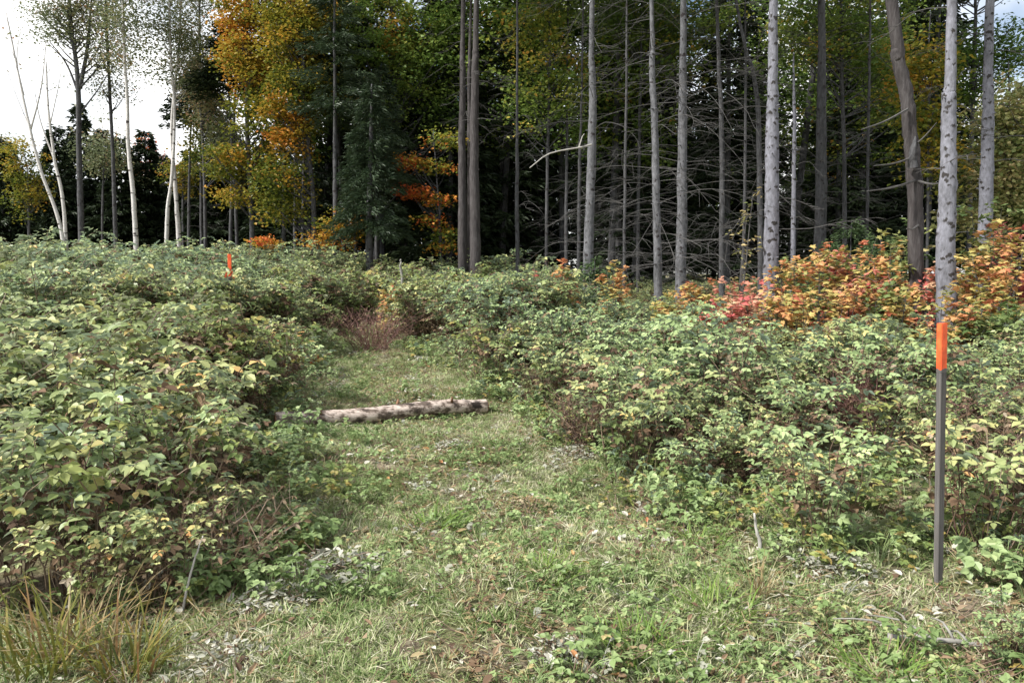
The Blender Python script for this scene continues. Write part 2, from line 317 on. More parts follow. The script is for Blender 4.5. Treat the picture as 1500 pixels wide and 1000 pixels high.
# ------------------------------------------------------------------ scatter (stuff only)
def scatter(name, protos, P, rz, sc, idx, tilt=.12):
    c = bpy.data.collections.new(name + '_sources')
    for k, o in enumerate(protos): o.name = '%s_source_%02d' % (name, k); c.objects.link(o)
    me = bpy.data.meshes.new(name); n = len(P)
    me.vertices.add(n); me.vertices.foreach_set('co', np.asarray(P, np.float32).ravel())
    rot = np.stack([rng.normal(0, tilt, n), rng.normal(0, tilt, n), rz], -1).astype(np.float32)
    a = me.attributes.new('rot', 'FLOAT_VECTOR', 'POINT'); a.data.foreach_set('vector', rot.ravel())
    a = me.attributes.new('scl', 'FLOAT', 'POINT'); a.data.foreach_set('value', np.asarray(sc, np.float32))
    a = me.attributes.new('idx', 'INT', 'POINT'); a.data.foreach_set('value', np.asarray(idx, np.int32))
    o = bpy.data.objects.new(name, me); COL.objects.link(o); o['kind'] = 'stuff'
    ng = bpy.data.node_groups.new(name, 'GeometryNodeTree')
    ng.interface.new_socket('Geometry', in_out='INPUT', socket_type='NodeSocketGeometry'); ng.interface.new_socket('Geometry', in_out='OUTPUT', socket_type='NodeSocketGeometry')
    gi, go = N(ng, 'NodeGroupInput'), N(ng, 'NodeGroupOutput')
    iop = N(ng, 'GeometryNodeInstanceOnPoints'); ci = N(ng, 'GeometryNodeCollectionInfo')
    ci.inputs['Collection'].default_value = c; ci.inputs['Separate Children'].default_value = True; ci.inputs['Reset Children'].default_value = True
    l = ng.links.new
    def na(nm, ty):
        q = N(ng, 'GeometryNodeInputNamedAttribute', data_type=ty); q.inputs['Name'].default_value = nm; return q.outputs['Attribute']
    l(gi.outputs[0], iop.inputs['Points']); l(ci.outputs[0], iop.inputs['Instance']); iop.inputs['Pick Instance'].default_value = True
    l(na('idx', 'INT'), iop.inputs['Instance Index']); l(na('rot', 'FLOAT_VECTOR'), iop.inputs['Rotation']); l(na('scl', 'FLOAT'), iop.inputs['Scale'])
    l(iop.outputs[0], go.inputs[0])
    md = o.modifiers.new('scatter', 'NODES'); md.node_group = ng
    return o

# ------------------------------------------------------------------ brambles
def rand_dir(n, up=0.0, spread=1.0):
    a = rng.uniform(0, 2 * np.pi, n); v = np.stack([np.cos(a) * spread, np.sin(a) * spread, rng.normal(up, .3, n)], -1); return nrm(v)
def bramble(height=.95, canes=13, leaf=.058, reach=.55, dry=.2, lo=0.0):
    """canes mesh, leaves mesh (leaf slot 0, dry leaf slot 1)"""
    c, lf = MB(), MB()
    for k in range(canes):
        a = rng.uniform(0, 2 * np.pi); r0 = rng.uniform(0, .22); rr = rng.uniform(.25, 1) * reach; hh = height * rng.uniform(.6, 1.05)
        b = np.array([math.cos(a), math.sin(a), 0])
        P = catmull([b * r0, b * (r0 + rr * .25) + [0, 0, hh * .6], b * (r0 + rr * .7) + [0, 0, hh * .98], b * (r0 + rr * 1.15) + [0, 0, hh * .85]], 14)
        P[1:] += rng.normal(0, .012, (13, 3))
        tube(c, P, np.linspace(.0045, .002, 14), 4, rng.uniform(.2, .9))
        nl = rng.integers(15, 21)
        for u in np.linspace(.2, 1, nl):
            f = u * 12.99; i = int(f); p = P[i] + (P[i + 1] - P[i]) * (f - i)
            aa = rng.uniform(0, 2 * np.pi); d = nrm(np.array([math.cos(aa), math.sin(aa), rng.uniform(-.25, .5)]) + b * .5)
            pl = rng.uniform(.04, .09); q = p + d * pl
            base = np.clip(rng.normal(.46, .21), .02, 1) - (.25 if u < .45 else 0) * rng.random()
            s = leaf * rng.uniform(.7, 1.25) * (1.0 if u < .85 else .75)
            up = nrm(np.array([0, 0, 1.0]) + rng.normal(0, .33, 3))
            side = nrm(np.cross(up, d))
            nlf = 5 if rng.random() < .4 else 3
            D = [d, nrm(d * .35 + side), nrm(d * .35 - side)]; PP = [q + d * s * .3, q, q]
            if nlf == 5: D += [nrm(-d * .1 + side), nrm(-d * .1 - side)]; PP += [p + d * pl * .45] * 2
            D = np.array(D) + rng.normal(0, .12, (nlf, 3)) - [0, 0, .22]
            isdry = rng.random() < dry * (2.2 if u < .45 else .5)
            leaves(lf, PP, D, np.broadcast_to(up, (nlf, 3)) + rng.normal(0, .18, (nlf, 3)), s * np.array([1.15, 1, 1, .8, .8][:nlf]), s * .72, np.clip(base + rng.normal(0, .05, nlf), 0, 1), T_OVATE, 1 if isdry else 0)
    for k in range(int(canes * .7)):      # dead canes and low withered leaves
        a = rng.uniform(0, 2 * np.pi); b = np.array([math.cos(a), math.sin(a), 0]); hh = height * rng.uniform(.4, .85)
        P = catmull([b * rng.uniform(0, .3), b * .25 + rng.normal(0, .12, 3) * [1, 1, 0] + [0, 0, hh * .6], b * .35 + rng.normal(0, .2, 3) * [1, 1, 0] + [0, 0, hh]], 8)
        tube(c, P, np.linspace(.004, .0015, 8), 4, rng.uniform(.3, 1))
        n = 5; idx = rng.integers(1, 7, n)
        leaves(lf, P[idx], rand_dir(n, -.6), rand_dir(n, .5), rng.uniform(.03, .07, n), rng.uniform(.02, .04, n), rng.uniform(0, .8, n), T_OVATE, 1)
    return c, lf
def bramble_thing(name, label, cat, leafmat, canemat='cane', **k):
    t = thing(name, label, cat, (0, 0, 0))
    c, lf = bramble(**k)
    c.obj('cane', M[canemat], t); lf.obj('foliage', [M[leafmat], M['dry_leaf']], t)
    return t
def bramble_proto(leafmat, canemat='cane', **k):
    c, lf = bramble(**k); n = lf.n
    for V, A in zip(c.V, c.A): pass
    off = lf.n
    for kk in (3, 4):
        for f, m in zip(c.F[kk], c.M[kk]): lf.F[kk].append(f + off); lf.M[kk].append(m + 2)
    lf.V += c.V; lf.A += c.A; lf.n += c.n
    return lf.obj('source', [M[leafmat], M['dry_leaf'], M[canemat]], link=False)
def bare_brush(height=.7, n=60, reach=.6, matn='red_cane', dl=4):
    mb = MB()
    for k in range(n):
        a = rng.uniform(0, 2 * np.pi); b = np.array([math.cos(a), math.sin(a), 0]); hh = height * rng.uniform(.45, 1.05); rr = reach * rng.uniform(.2, 1)
        P = catmull([b * rng.uniform(0, .3) * reach, b * rr * .6 + [0, 0, hh * .6], b * rr + [0, 0, hh]], 8); P[1:] += rng.normal(0, .015, (7, 3))
        tube(mb, P, np.linspace(.004, .0012, 8), 4, rng.uniform(0, 1))
        for q in range(3):
            i = rng.integers(3, 7); d = rand_dir(1, .6)[0]; tube(mb, [P[i], P[i] + d * .1, P[i] + d * .2 + [0, 0, .02]], [.002, .0015, .001], 3, rng.uniform(0, 1))
        i = rng.integers(2, 8, dl); leaves(mb, P[i], rand_dir(dl, -.5), rand_dir(dl, .6), rng.uniform(.02, .05, dl), .02, rng.uniform(0, .8, dl), T_OVATE, 1)
    return mb

_s = ground(1374, 862); MAIN_BUSH = [(_s[0], _s[1], .22), (_s[0] - .05, _s[1] - .3, .25)]      # (x, y, r) kept clear of scattered brambles
used = []
GB = 'bramble bushes at the edge of the mown path'
specs = [  # px, py of the bush foot, scale, leaf material, label
    (258, 785, .8, 'bramble_blue', 'bluish green bramble bush just left of the path, below the log end'),
    (215, 840, .95, 'bramble_yellow', 'yellow green bramble bush overhanging the tangle of dry stems, left foreground'),
    (20, 860, 1.05, 'bramble_blue', 'bluish green bramble bush at the left picture edge above the dry sedge'),
    (115, 880, .9, 'bramble', 'green bramble bush behind the dry sedge, with one big yellow leaf'),
    (335, 700, .42, 'bramble_yellow', 'olive bramble bush touching the left end of the fallen log'),
    (420, 575, .75, 'bramble_blue', 'vivid green low bramble bush beside the far path, behind the log'),
    (930, 690, 1.0, 'bramble', 'full green bramble bush right of the log with dark brown stems under it'),
    (1065, 640, 1.1, 'bramble_blue', 'tall bluish green bramble bush in the middle of the right thicket'),
    (800, 600, .85, 'bramble', 'mid green bramble bush just right of the log end'),
    (715, 560, .9, 'bramble_yellow', 'yellowish bramble bush with brown lower stems at the far right of the path'),
    (1210, 800, .7, 'bramble_blue', 'low bluish bramble bush left of the tall orange topped stake'),
    (1010, 720, .6, 'bramble_blue', 'small bluish bramble bush at the right path edge, below the tall thicket'),
    (1440, 800, .85, 'bramble', 'dark green bramble bush right of the tall orange topped stake'),
    (1330, 650, 1.0, 'bramble_blue', 'bluish green bramble bush behind the tall stake, under the grey trunks'),
    (150, 905, .55, 'bramble', 'low leafy green bramble at the foot of the left bank, behind the straw coloured grass'),
    (255, 885, .5, 'bramble', 'low leafy bramble in front of the dark tangle of dry stems at the left'),
    (1475, 990, .32, 'bramble_blue', 'pale green bramble shoot in the bottom right corner over the grey fallen branch'),
]
for px, py, sc, lm, lab in specs:
    p = ground(px, py); t = bramble_thing('bramble_bush', lab, 'bramble bush', lm, canes=15)
    t.location = (p[0], p[1], h(p[0], p[1]) - .01); t.scale = (sc,) * 3; t.rotation_euler.z = rng.uniform(0, 6.28); t['group'] = GB
    MAIN_BUSH.append((p[0], p[1], .32 * sc))
def put(o, px, py, sc=1, dz=0):
    p = ground(px, py); o.location = (p[0], p[1], float(h(p[0], p[1])) + dz); o.scale = (sc,) * 3
    if o['category'] == 'dead shrub': MAIN_BUSH.extend([(p[0], p[1], .5 * sc), (p[0] * .93, p[1] * .93, .42), (p[0] * .87, p[1] * .87, .35)])
    else: MAIN_BUSH.append((p[0], p[1], .3 * sc))
    return o
def one(name, label, cat, mb, mats, px, py, sc=1): return put(tag(mb.obj(name, mats), label, cat), px, py, sc)
one('dead_shrub', 'purplish brown leafless brush heap at the far end of the path', 'dead shrub', bare_brush(.7, 120, 1.05, dl=6), [M['red_cane'], M['dry_leaf']], 545, 515, 1)
one('dead_shrub', 'rusty brown withered shrub in the right thicket left of the stake', 'dead shrub', bare_brush(.8, 90, .4, dl=12), [M['red_cane'], M['dry_leaf']], 1255, 650, 1.0)
one('dead_shrub', 'brown dried bush with drooping stems at the right picture edge', 'dead shrub', bare_brush(.75, 60, .5, dl=9), [M['cane'], M['dry_leaf']], 1480, 750, .95)
one('dead_shrub', 'dark brown tangle of dry stems at the near left edge of the path', 'dead shrub', bare_brush(.45, 55, .6, dl=9), [M['cane'], M['dry_leaf']], 310, 850, .9)
one('dead_shrub', 'grey leafless twig heap inside the left thicket', 'dead shrub', bare_brush(.6, 110, 1.0, dl=1), [M['twig'], M['silver_leaf']], 70, 600, 1.25)
one('dead_shrub', 'brown stemmed dead brush under the bramble right of the log', 'dead shrub', bare_brush(.45, 60, .5, dl=5), [M['cane'], M['dry_leaf']], 860, 655, 1)
def leafy(height, reach, n, leaf, tm, lr0=.5, lrs=.2, twig=True, stems=5, flat=.0):
    """small upright plant: stem mesh, leaf mesh"""
    c, lf = MB(), MB()
    for s_ in range(stems):
        a = rng.uniform(0, 2 * np.pi); b = np.array([math.cos(a), math.sin(a), 0]); rr = reach * rng.uniform(.1, .6) if stems > 1 else .05
        hh = height * rng.uniform(.65, 1); P = catmull([b * .02, b * rr * .5 + [0, 0, hh * .55] + rng.normal(0, .03, 3), b * rr + [0, 0, hh]], 12)
        tube(c, P, np.linspace(.004 + .006 * height, .0025, 12), 5, .5)
        nb = max(3, n // (stems * 8))
        for u in np.linspace(.22, 1, nb):
            i = min(11, int(u * 11.5)); aa = rng.uniform(0, 2 * np.pi); d = np.array([math.cos(aa), math.sin(aa), .45])
            L_ = reach * (1.1 - .6 * u) * rng.uniform(.5, 1)
            Q = catmull([P[i], P[i] + d * L_ * .55, P[i] + d * L_ + [0, 0, -.05 * L_]], 6); tube(c, Q, np.linspace(.004, .0015, 6), 3, .5)
            k = 8; f = rng.uniform(.35, 1.0, k) * 5; ii = np.clip(f.astype(int), 0, 4); p = Q[ii] + (Q[ii + 1] - Q[ii]) * (f - ii)[:, None] + rng.normal(0, .035, (k, 3))
            dd = rand_dir(k, -.25) + d * .5; sz = leaf * rng.uniform(.65, 1.25, k); cl = rng.normal(lr0, lrs)
            leaves(lf, p, dd, nrm(np.array([0, 0, 1.0]) + rng.normal(0, .35, (k, 3))), sz, sz * (.95 if tm is T_MAPLE else .55), np.clip(cl + rng.normal(0, .09, k), 0, 1), tm)
    return c, lf
def leafy_thing(name, label, cat, matn, px, py, group=None, d=None, stem='cane', **k):
    p = ground(px, py) if d is None else np.array([col_x(px, d), d, 0])
    t = thing(name, label, cat, (p[0], p[1], float(h(p[0], p[1])) - .01), group)
    c, lf = leafy(**k); c.obj('stem', M[stem], t); lf.obj('foliage', M[matn], t); t.rotation_euler.z = rng.uniform(0, 6)
    MAIN_BUSH.append((p[0], p[1], .2))
    if name == 'yellow_shrub': MAIN_BUSH.extend([(p[0], p[1], .35), (p[0] * .92, p[1] * .92, .35)])
    return t
leafy_thing('yellow_shrub', 'small bright yellow leaved shrub in the right thicket', 'shrub', 'bramble_yellow', 1282, 690, height=.6, reach=.26, n=220, leaf=.06, tm=T_OVATE, lr0=.75, lrs=.1)

# red and orange maple saplings along the forest edge
GS = 'autumn maple saplings under the trunks at the right'
LOWROW = 'low peach orange or coral sapling in the front row along the brambles at the right'
sap = [ # px, distance, height, material, label
    (1020, 13.2, .9, 'sap_orange', 'small orange sapling left of the palest grey trunk, farthest left of the orange row'),
    (1075, 12.6, .95, 'sap_red', 'crimson sapling at the foot of the pale leaved thin sapling'),
    (1105, 11.6, .9, 'sap_red', 'bright red low sapling just left of the pale grey trunk foot'),
    (1160, 11.8, 1.25, 'sap_orange', 'orange sapling just right of the pale grey trunk foot'),
    (1200, 11.2, 1.45, 'sap_orange', 'dense rust orange sapling midway between the pale trunk and the brown trunk'),
    (1225, 11.6, 1.5, 'sap_red', 'scarlet sapling behind the rust orange ones, midway between two trunks'),
    (1262, 11.2, 1.5, 'sap_orange', 'golden orange sapling left of the scaly brown trunk'),
    (1300, 10.9, 1.45, 'sap_orange', 'tall orange sapling touching the scaly brown trunk'),
    (1290, 10.2, 1.0, 'sap_green', 'low yellow green sapling in front of the scaly brown trunk, left side'),
    (1362, 10.7, 1.2, 'sap_red', 'dark red sapling between the brown trunk and the thickest grey trunk'),
    (1425, 10.6, 1.75, 'sap_orange', 'tall orange sapling just right of the thickest grey trunk'),
    (1465, 10.4, 1.7, 'sap_orange', 'orange and yellow sapling at the right edge below the farther grey trunk'),
    (1495, 10.6, 1.8, 'sap_red', 'coral red sapling cut by the right picture edge'),
    (1445, 11.6, 2.0, 'sap_green', 'yellow sapling with orange tips behind the thickest grey trunk'),
    (1420, 9.3, .7, 'sap_green', 'green sapling low in front of the thickest grey trunk, right side'),
    (1470, 9.0, .7, 'sap_green', 'green leafy sapling at the right edge below the orange foliage'),
    (1185, 13.5, 1.6, 'sap_green', 'pale green sapling behind the pale grey trunk'),
    (1330, 12.5, 1.8, 'sap_green', 'light green sapling in shade behind the scaly brown trunk'),
    (965, 11.2, .75, 'sap_orange', LOWROW), (985, 12.4, .85, 'sap_orange', LOWROW), (1045, 11.6, .8, 'sap_orange', LOWROW), (1060, 10.8, .75, 'sap_red', LOWROW), (1090, 10.6, .75, 'sap_red', LOWROW),
    (1140, 10.8, .9, 'sap_orange', LOWROW), (1175, 10.4, .9, 'sap_orange', LOWROW), (1240, 10.3, 1.15, 'sap_orange', LOWROW), (1275, 10.6, 1.2, 'sap_red', LOWROW), (1320, 10.0, 1.1, 'sap_orange', LOWROW), (1395, 9.4, .9, 'sap_orange', LOWROW), (1450, 9.8, 1.4, 'sap_orange', LOWROW),
    (820, 12.0, 1.25, 'sap_orange', 'lone orange tipped sapling standing in the brambles at centre'),
    (905, 13.0, 1.2, 'sap_orange', 'small orange sapling between two grey trunks at centre right'),
    (758, 14.5, 1.25, 'sap_red', 'tiny reddish sapling at the brush line near the centre'),
    (705, 11.0, .65, 'sap_orange', 'small red orange seedling in the brambles right of the far path'),
    (1000, 9.3, .75, 'sap_orange', 'peach coloured seedling deep in the right thicket'),
    (575, 13.3, .9, 'sap_orange', 'faded orange sapling behind the purplish brush heap'),
    (425, 9.6, .55, 'sap_orange', 'tan orange seedling by the left side of the far path'),
    (75, 9.0, .8, 'sap_orange', 'single orange leaved seedling in the left thicket'),
]
for px, d, hh, mn, lab in sap:
    leafy_thing('maple_sapling', lab, 'sapling', mn, px, 0, GS, d=d, height=hh * 1.1, reach=.3 + .14 * hh, n=int(340 * hh), leaf=.085, tm=T_MAPLE, lr0=.42, lrs=.24, stems=4, stem='twig')
leafy_thing('thin_sapling', 'thin tall sapling with sparse pale yellow leaves left of the palest grey trunk', 'sapling', 'sap_green', 1082, 0, d=12.4, height=2.5, reach=.5, n=150, leaf=.085, tm=T_OVATE, lr0=.85, lrs=.1, stems=3, stem='twig')
leafy_thing('thin_sapling', 'spindly sapling with a few leaves right of the grey trunk with the broken branch', 'sapling', 'sap_green', 897, 0, d=13.5, height=1.9, reach=.3, n=40, leaf=.07, tm=T_OVATE, lr0=.7, lrs=.1, stems=1, stem='twig')

def tuft(n, ln, wd, mats_lr=(.5, .25), spread=.05, lean=.8, m=0, mb=None):
    mb = mb or MB()
    a = rng.uniform(0, 2 * np.pi, n); r = np.sqrt(rng.random(n)) * spread
    P = np.stack([r * np.cos(a), r * np.sin(a), np.zeros(n)], -1)
    aa = a + rng.normal(0, .8, n); le = rng.uniform(.1, lean, n)
    D = nrm(np.stack([np.cos(aa) * le, np.sin(aa) * le, np.ones(n)], -1)); l_ = ln * rng.uniform(.5, 1.2, n)
    bend = np.stack([np.cos(aa), np.sin(aa), -np.ones(n) * .9], -1) * (l_ * rng.uniform(.15, .6, n))[:, None]
    leaves(mb, P, D, np.stack([np.cos(aa), np.sin(aa), np.zeros(n)], -1) + rng.normal(0, .3, (n, 3)), l_, wd * rng.uniform(.7, 1.3, n), np.clip(rng.normal(*mats_lr, n), 0, 1), T_BLADE, m, bend)
    return mb
# ------------------------------------------------------------------ scattered bramble thicket
protos = [bramble_proto('bramble', canes=15), bramble_proto('bramble', canes=13, height=1.05), bramble_proto('bramble', canes=14, dry=.3), bramble_proto('bramble_blue', canes=14), bramble_proto('bramble_blue', canes=13, height=.85),
          bramble_proto('bramble_yellow', canes=13, height=.9), bramble_proto('bramble_yellow', canes=11, height=.8, dry=.4), bramble_proto('dry_leaf', canes=7, height=.75, dry=.9, canemat='red_cane')]
n = 6200
x = rng.uniform(-16, 13, n); y = rng.uniform(2.2, 24, n)
keep = (np.abs(x) < .78 * y + 1.2) & (path_dist(x, y) > .28)
keep &= ~((x > .3) & (y < 3.6)) & ~((x < 0) & (y < 3.25))                       # low weeds only at the near right
la, lb = ground(404, 628), ground(712, 604)
for q in range(12):
    lq = la + (lb - la) * q / 11; MAIN_BUSH.append((lq[0], lq[1] - .15, .34)); MAIN_BUSH.append((lq[0] * .93, lq[1] * .93 - .15, .3))
for q in (.95, .88, .8, .72, .64): MAIN_BUSH.append(((la[0] - .05) * q, la[1] * q, .46 * q))
xs2 = col_x(335, 10.5)
for q in (1, .96, .92, .88): MAIN_BUSH.append((xs2 * q, 10.5 * q, .42))
for bx, by, br in MAIN_BUSH: keep &= (x - bx) ** 2 + (y - by) ** 2 > br ** 2
keep &= rng.random(n) < np.where(y > 15, .55, .9)
x, y = x[keep], y[keep]
pd = path_dist(x, y)
sc = rng.uniform(.7, 1.12, len(x)) * (.55 + .45 * sst(.2, .8, pd))
sc *= np.where(x > 0, (.48 + .36 * sst(4, 7.5, y)) * (1 - .42 * sst(.8, 3, x) * sst(6.5, 9, y)), .82 + .18 * sst(3.5, 6, y))
lump = np.sin(1.9 * x + .8 * y + 1) * np.sin(1.5 * y - .9 * x) + .6 * np.sin(3.3 * x - 2.1 * y); sc *= 1 + .30 * lump
blue = np.sin(.9 * x + 1) + np.sin(.8 * y + .5 * x) + rng.normal(0, .7, len(x)) + np.where(x > 1, .6, -.2)
idx = np.where(blue > .7, rng.integers(3, 5, len(x)), np.where(blue < np.where(x > 0, -1.9, -.9), rng.integers(5, 7, len(x)), rng.integers(0, 3, len(x))))
q_ = rng.random(len(x)); idx = np.where(q_ < .08, 7, np.where(q_ < .2, 8, idx))
protos.append(tuft(46, .75, .006, (.45, .3), .22, .5).obj('source', M['straw'], link=False))
scatter('bramble_thicket', protos, np.stack([x, y, h(x, y) - .02], -1), rng.uniform(0, 6.28, len(x)), sc, idx)

# ------------------------------------------------------------------ grass, weeds, litter
gp = [tuft(28, .05, .0045, (.35, .2), lean=1.4), tuft(26, .04, .0045, (.5, .25), lean=1.8), tuft(24, .06, .0045, (.65, .25), lean=2.2), tuft(24, .035, .0055, (.45, .2), lean=1.8), tuft(20, .075, .0045, (.4, .25), lean=1.6), tuft(16, .07, .004, (.85, .15), lean=3.5)]
gp = [q.obj('source', M['grass'], link=False) for q in gp]
n = 120000
u = rng.random(n); y = 2.0 + 13 * u ** 1.7; x = rng.uniform(-5, 6, n)
k = (path_dist(x, y) < .25) | ((x > .3) & (y < 4.6) & (x < 4.5)) | ((y < 3.2) & (x > -2.6)); k &= np.abs(x) < .75 * y + .5
k &= rng.random(n) < .72 + .45 * np.sin(2.3 * x + .6 * y) * np.sin(1.9 * y - .7 * x) 
x, y = x[k], y[k]
scatter('grass', gp, np.stack([x, y, h(x, y) - .004], -1), rng.uniform(0, 6.28, len(x)), rng.uniform(.6, 1.25, len(x)), rng.integers(0, 6, len(x)), .2)
def rosette(nl, leaf, m, lr=(.5, .2), hgt=.05):
    mb = MB()
    for q in range(nl):
        a = rng.uniform(0, 6.28); d = np.array([math.cos(a), math.sin(a), .3]); p = d * rng.uniform(.03, .10) + [0, 0, hgt * rng.uniform(.3, 1.2)]
        up = nrm(np.array([0, 0, 1]) + rng.normal(0, .3, 3)); s = nrm(np.cross(up, d)); D = np.array([d, d * .3 + s, d * .3 - s]); k = leaf * rng.uniform(.7, 1.2)
        leaves(mb, np.array([p, p, p]), D - [0, 0, .25], np.broadcast_to(up, (3, 3)), k, k * .75, np.clip(rng.normal(*lr), 0, 1), T_OVATE)
        tube(mb, [[0, 0, 0], p * .6 + [0, 0, .01], p], .0012, 3, .5, cap=False)
    return mb.obj('source', M[m], link=False)
wp = [rosette(14, .018, 'weed', (.65, .2), .035), rosette(12, .024, 'weed', hgt=.04), rosette(14, .018, 'silver_leaf', (.3, .2), .03), rosette(14, .038, 'weed', hgt=.12), rosette(14, .04, 'bramble_blue', hgt=.15), rosette(12, .038, 'bramble_yellow', hgt=.12)]
n = 17000
y = 2.0 + 13 * rng.random(n) ** 1.6; x = rng.uniform(-5, 6, n)
pd = path_dist(x, y)
near_r = (x > .3) & (y < 5.5) & (x < 4.5)
k = (pd < .4) | near_r | ((y < 3.2) & (x > -2.6)); k &= np.abs(x) < .75 * y + .5; k &= ((x - _s[0] + .05) ** 2 + ((y - _s[1] + .2) * .8) ** 2 > .12)
k &= rng.random(n) < np.where(near_r & (pd > -.45), .36, np.where(pd > -.2, .5, .2)) * ((y > 3.1) | (x > 0))
x, y, pd, nr = x[k], y[k], pd[k], near_r[k]
idx = np.where(((pd > -.25) & (rng.random(len(x)) < .75)) | (nr & (pd > -.5) & (rng.random(len(x)) < .4)), rng.integers(3, 6, len(x)), rng.choice(4, len(x), p=[.56, .33, .09, .02]))
scatter('low_weeds', wp, np.stack([x, y, h(x, y)], -1), rng.uniform(0, 6.28, len(x)), rng.uniform(.7, 1.35, len(x)), idx, .2)
def litter(kind):
    mb = MB()
    if kind < 5:
        n_ = 3; P = rng.normal(0, .05, (n_, 3)) * [1, 1, 0] + [0, 0, .018]
        leaves(mb, P, rand_dir(n_, .05), nrm(np.array([0, 0, 1]) + rng.normal(0, .5, (n_, 3))), rng.uniform(.025, .055, n_), rng.uniform(.015, .032, n_), rng.random(n_), T_OVATE)
        return mb.obj('source', M[['dry_leaf', 'dry_leaf', 'silver_leaf', 'straw', 'sap_orange'][kind]], link=False)
    for q in range(5):
        p = rng.normal(0, .05, 3) * [1, 1, 0] + [0, 0, .015]; d = rand_dir(1, .12)[0] * rng.uniform(.06, .16)
        tube(mb, [p, p + d * .5 + rng.normal(0, .006, 3), p + d], .0016, 4, rng.random())
    return mb.obj('source', M['straw' if kind == 5 else 'cane'], link=False)
lp = [litter(q) for q in range(7)]
n = 46000
y = 2.0 + 13 * rng.random(n) ** 1.6; x = rng.uniform(-5, 6, n); k = (path_dist(x, y) < .6) | ((x > .3) & (y < 4.6)) | (y < 3.4); k &= np.abs(x) < .75 * y + .5
k &= rng.random(n) < .5 + .5 * np.sin(1.7 * x + 2 * y) * np.sin(2.9 * x - y)
x, y = x[k], y[k]
scatter('leaf_litter', lp, np.stack([x, y, h(x, y)], -1), rng.uniform(0, 6.28, len(x)), rng.uniform(.6, 1.3, len(x)), rng.choice(7, len(x), p=[.24, .19, .1, .16, .005, .21, .095]), .15)

# individually visible ground details
GT = 'fresh grass tufts on the path'
for px, py, s_, lab in [(640, 778, 1.3, 'bright green grass tuft in the middle of the path'), (1050, 900, 1.2, 'yellowish green grass tuft at the right of the foreground'), (935, 960, 1.2, 'dark green grass tuft at the bottom of the path'),
                        (800, 845, 1.1, 'green grass tuft right of the middle of the near path'), (1300, 1000, 1.2, 'green grass tuft at the bottom edge below the blue green leaf'), (1030, 800, 1.0, 'green grass mound at the right path edge left of the pale stick')]:
    mb = tuft(120, .13, .006, (.5, .25), .13, .9); one('grass_tuft', lab, 'grass tuft', mb, M['grass_green'], px, py, s_)['group'] = GT
for px, py, s_, mt, lab in [(60, 985, 1.0, 'sedge', 'yellow green sedge clump with long blades in the bottom left corner'), (120, 960, 1.0, 'straw', 'straw coloured dry grass clump beside the yellow sedge'), (190, 990, .8, 'sedge', 'short brownish sedge clump right of the straw coloured clump'), (1110, 870, .55, 'straw', 'thin straw coloured grass by the pale upright stick')]:
    mb = tuft(70, .42, .010 if mt == 'sedge' else .006, (.5, .25), .13, .55); one('dry_grass_clump', lab, 'grass clump', mb, M[mt], px, py, s_)
GW = 'withered leaf heaps lying on the path'
for px, py, s_, lab in [(480, 845, 1.0, 'large heap of silvery withered leaves at the left edge of the near path'), (405, 885, .7, 'silvery withered leaves trailing below the large heap'), (845, 668, .8, 'small heap of whitish withered leaves right of the path beyond the middle'),
                        (770, 748, .8, 'flat heap of greyish stems and leaves at the centre of the path'), (330, 975, .6, 'whitish withered leaves at the bottom left of the path'), (825, 965, .55, 'few whitish withered leaves at the bottom centre'), (1225, 838, .7, 'pale withered leaves left of the stake foot'), (665, 655, .6, 'scrap of pale withered leaves on the path near the log')]:
    mb = MB(); n_ = 190; r_ = .17
    P = np.clip(rng.normal(0, 1, (n_, 3)), -1.3, 1.3) * [r_, r_ * .8, 0]; P[:, 2] = .02 + .10 * np.exp(-(P[:, 0] ** 2 + P[:, 1] ** 2) / .06) * rng.random(n_)
    leaves(mb, P, rand_dir(n_, .1), nrm(np.array([0, 0, 1]) + rng.normal(0, .6, (n_, 3))), rng.uniform(.025, .06, n_), rng.uniform(.012, .03, n_), rng.random(n_), T_OVATE)
    for q in range(30):
        p = rng.normal(0, .09, 3) * [1, 1, 0] + [0, 0, .02]; d = rand_dir(1, .05)[0] * rng.uniform(.12, .26); tube(mb, [p, p + d * .5 + [0, 0, .02], p + d], .0022, 4, rng.random(), 1)
    one('withered_leaf_heap', lab, 'leaf heap', mb, [M['silver_leaf'] if 'stems' not in lab else M['straw'], M['cane']], px, py, s_)['group'] = GW
# sticks
def stick(name, label, pts, r, matn, twigs=0):
    mb = MB(); P = catmull(pts, 14); P += rng.normal(0, r * .3, P.shape); tube(mb, P, np.linspace(r, r * .45, 14), 7, rough=.08)
    for q in range(twigs):
        i = rng.integers(2, 13); d = rand_dir(1, .15)[0] * rng.uniform(.1, .35); tube(mb, catmull([P[i], P[i] + d * .5 + [0, 0, .03], P[i] + d], 5), np.linspace(r * .4, r * .15, 5), 5)
    return tag(mb.obj(name, M[matn], smooth=True, loc=P[0]), label, 'stick')
b = ground(1118, 815); stick('stick', 'pale bleached stick standing up from the weeds at the right path edge', [b - [0, 0, .05], at(1111, 785, b[1]), at(1103, 752, b[1])], .013, 'pale_twig')
b0, b1 = ground(1300, 950), ground(1455, 968); stick('fallen_branch', 'grey weathered fallen branch in the bottom right corner', [b0 + [0, 0, .05], (b0 + b1) / 2 + [0, 0, .07], b1 + [0, 0, .05]], .016, 'stump_wood', 5)
b = ground(588, 425); stick('stub_post', 'short grey stub post in the brambles before the dark forest, left of the twin trunks', [np.array([col_x(588, 15.5), 15.5, float(h(col_x(588, 15.5), 15.5))]), at(588, 400, 15.5), at(587, 380, 15.5)], .035, 'stump_wood')
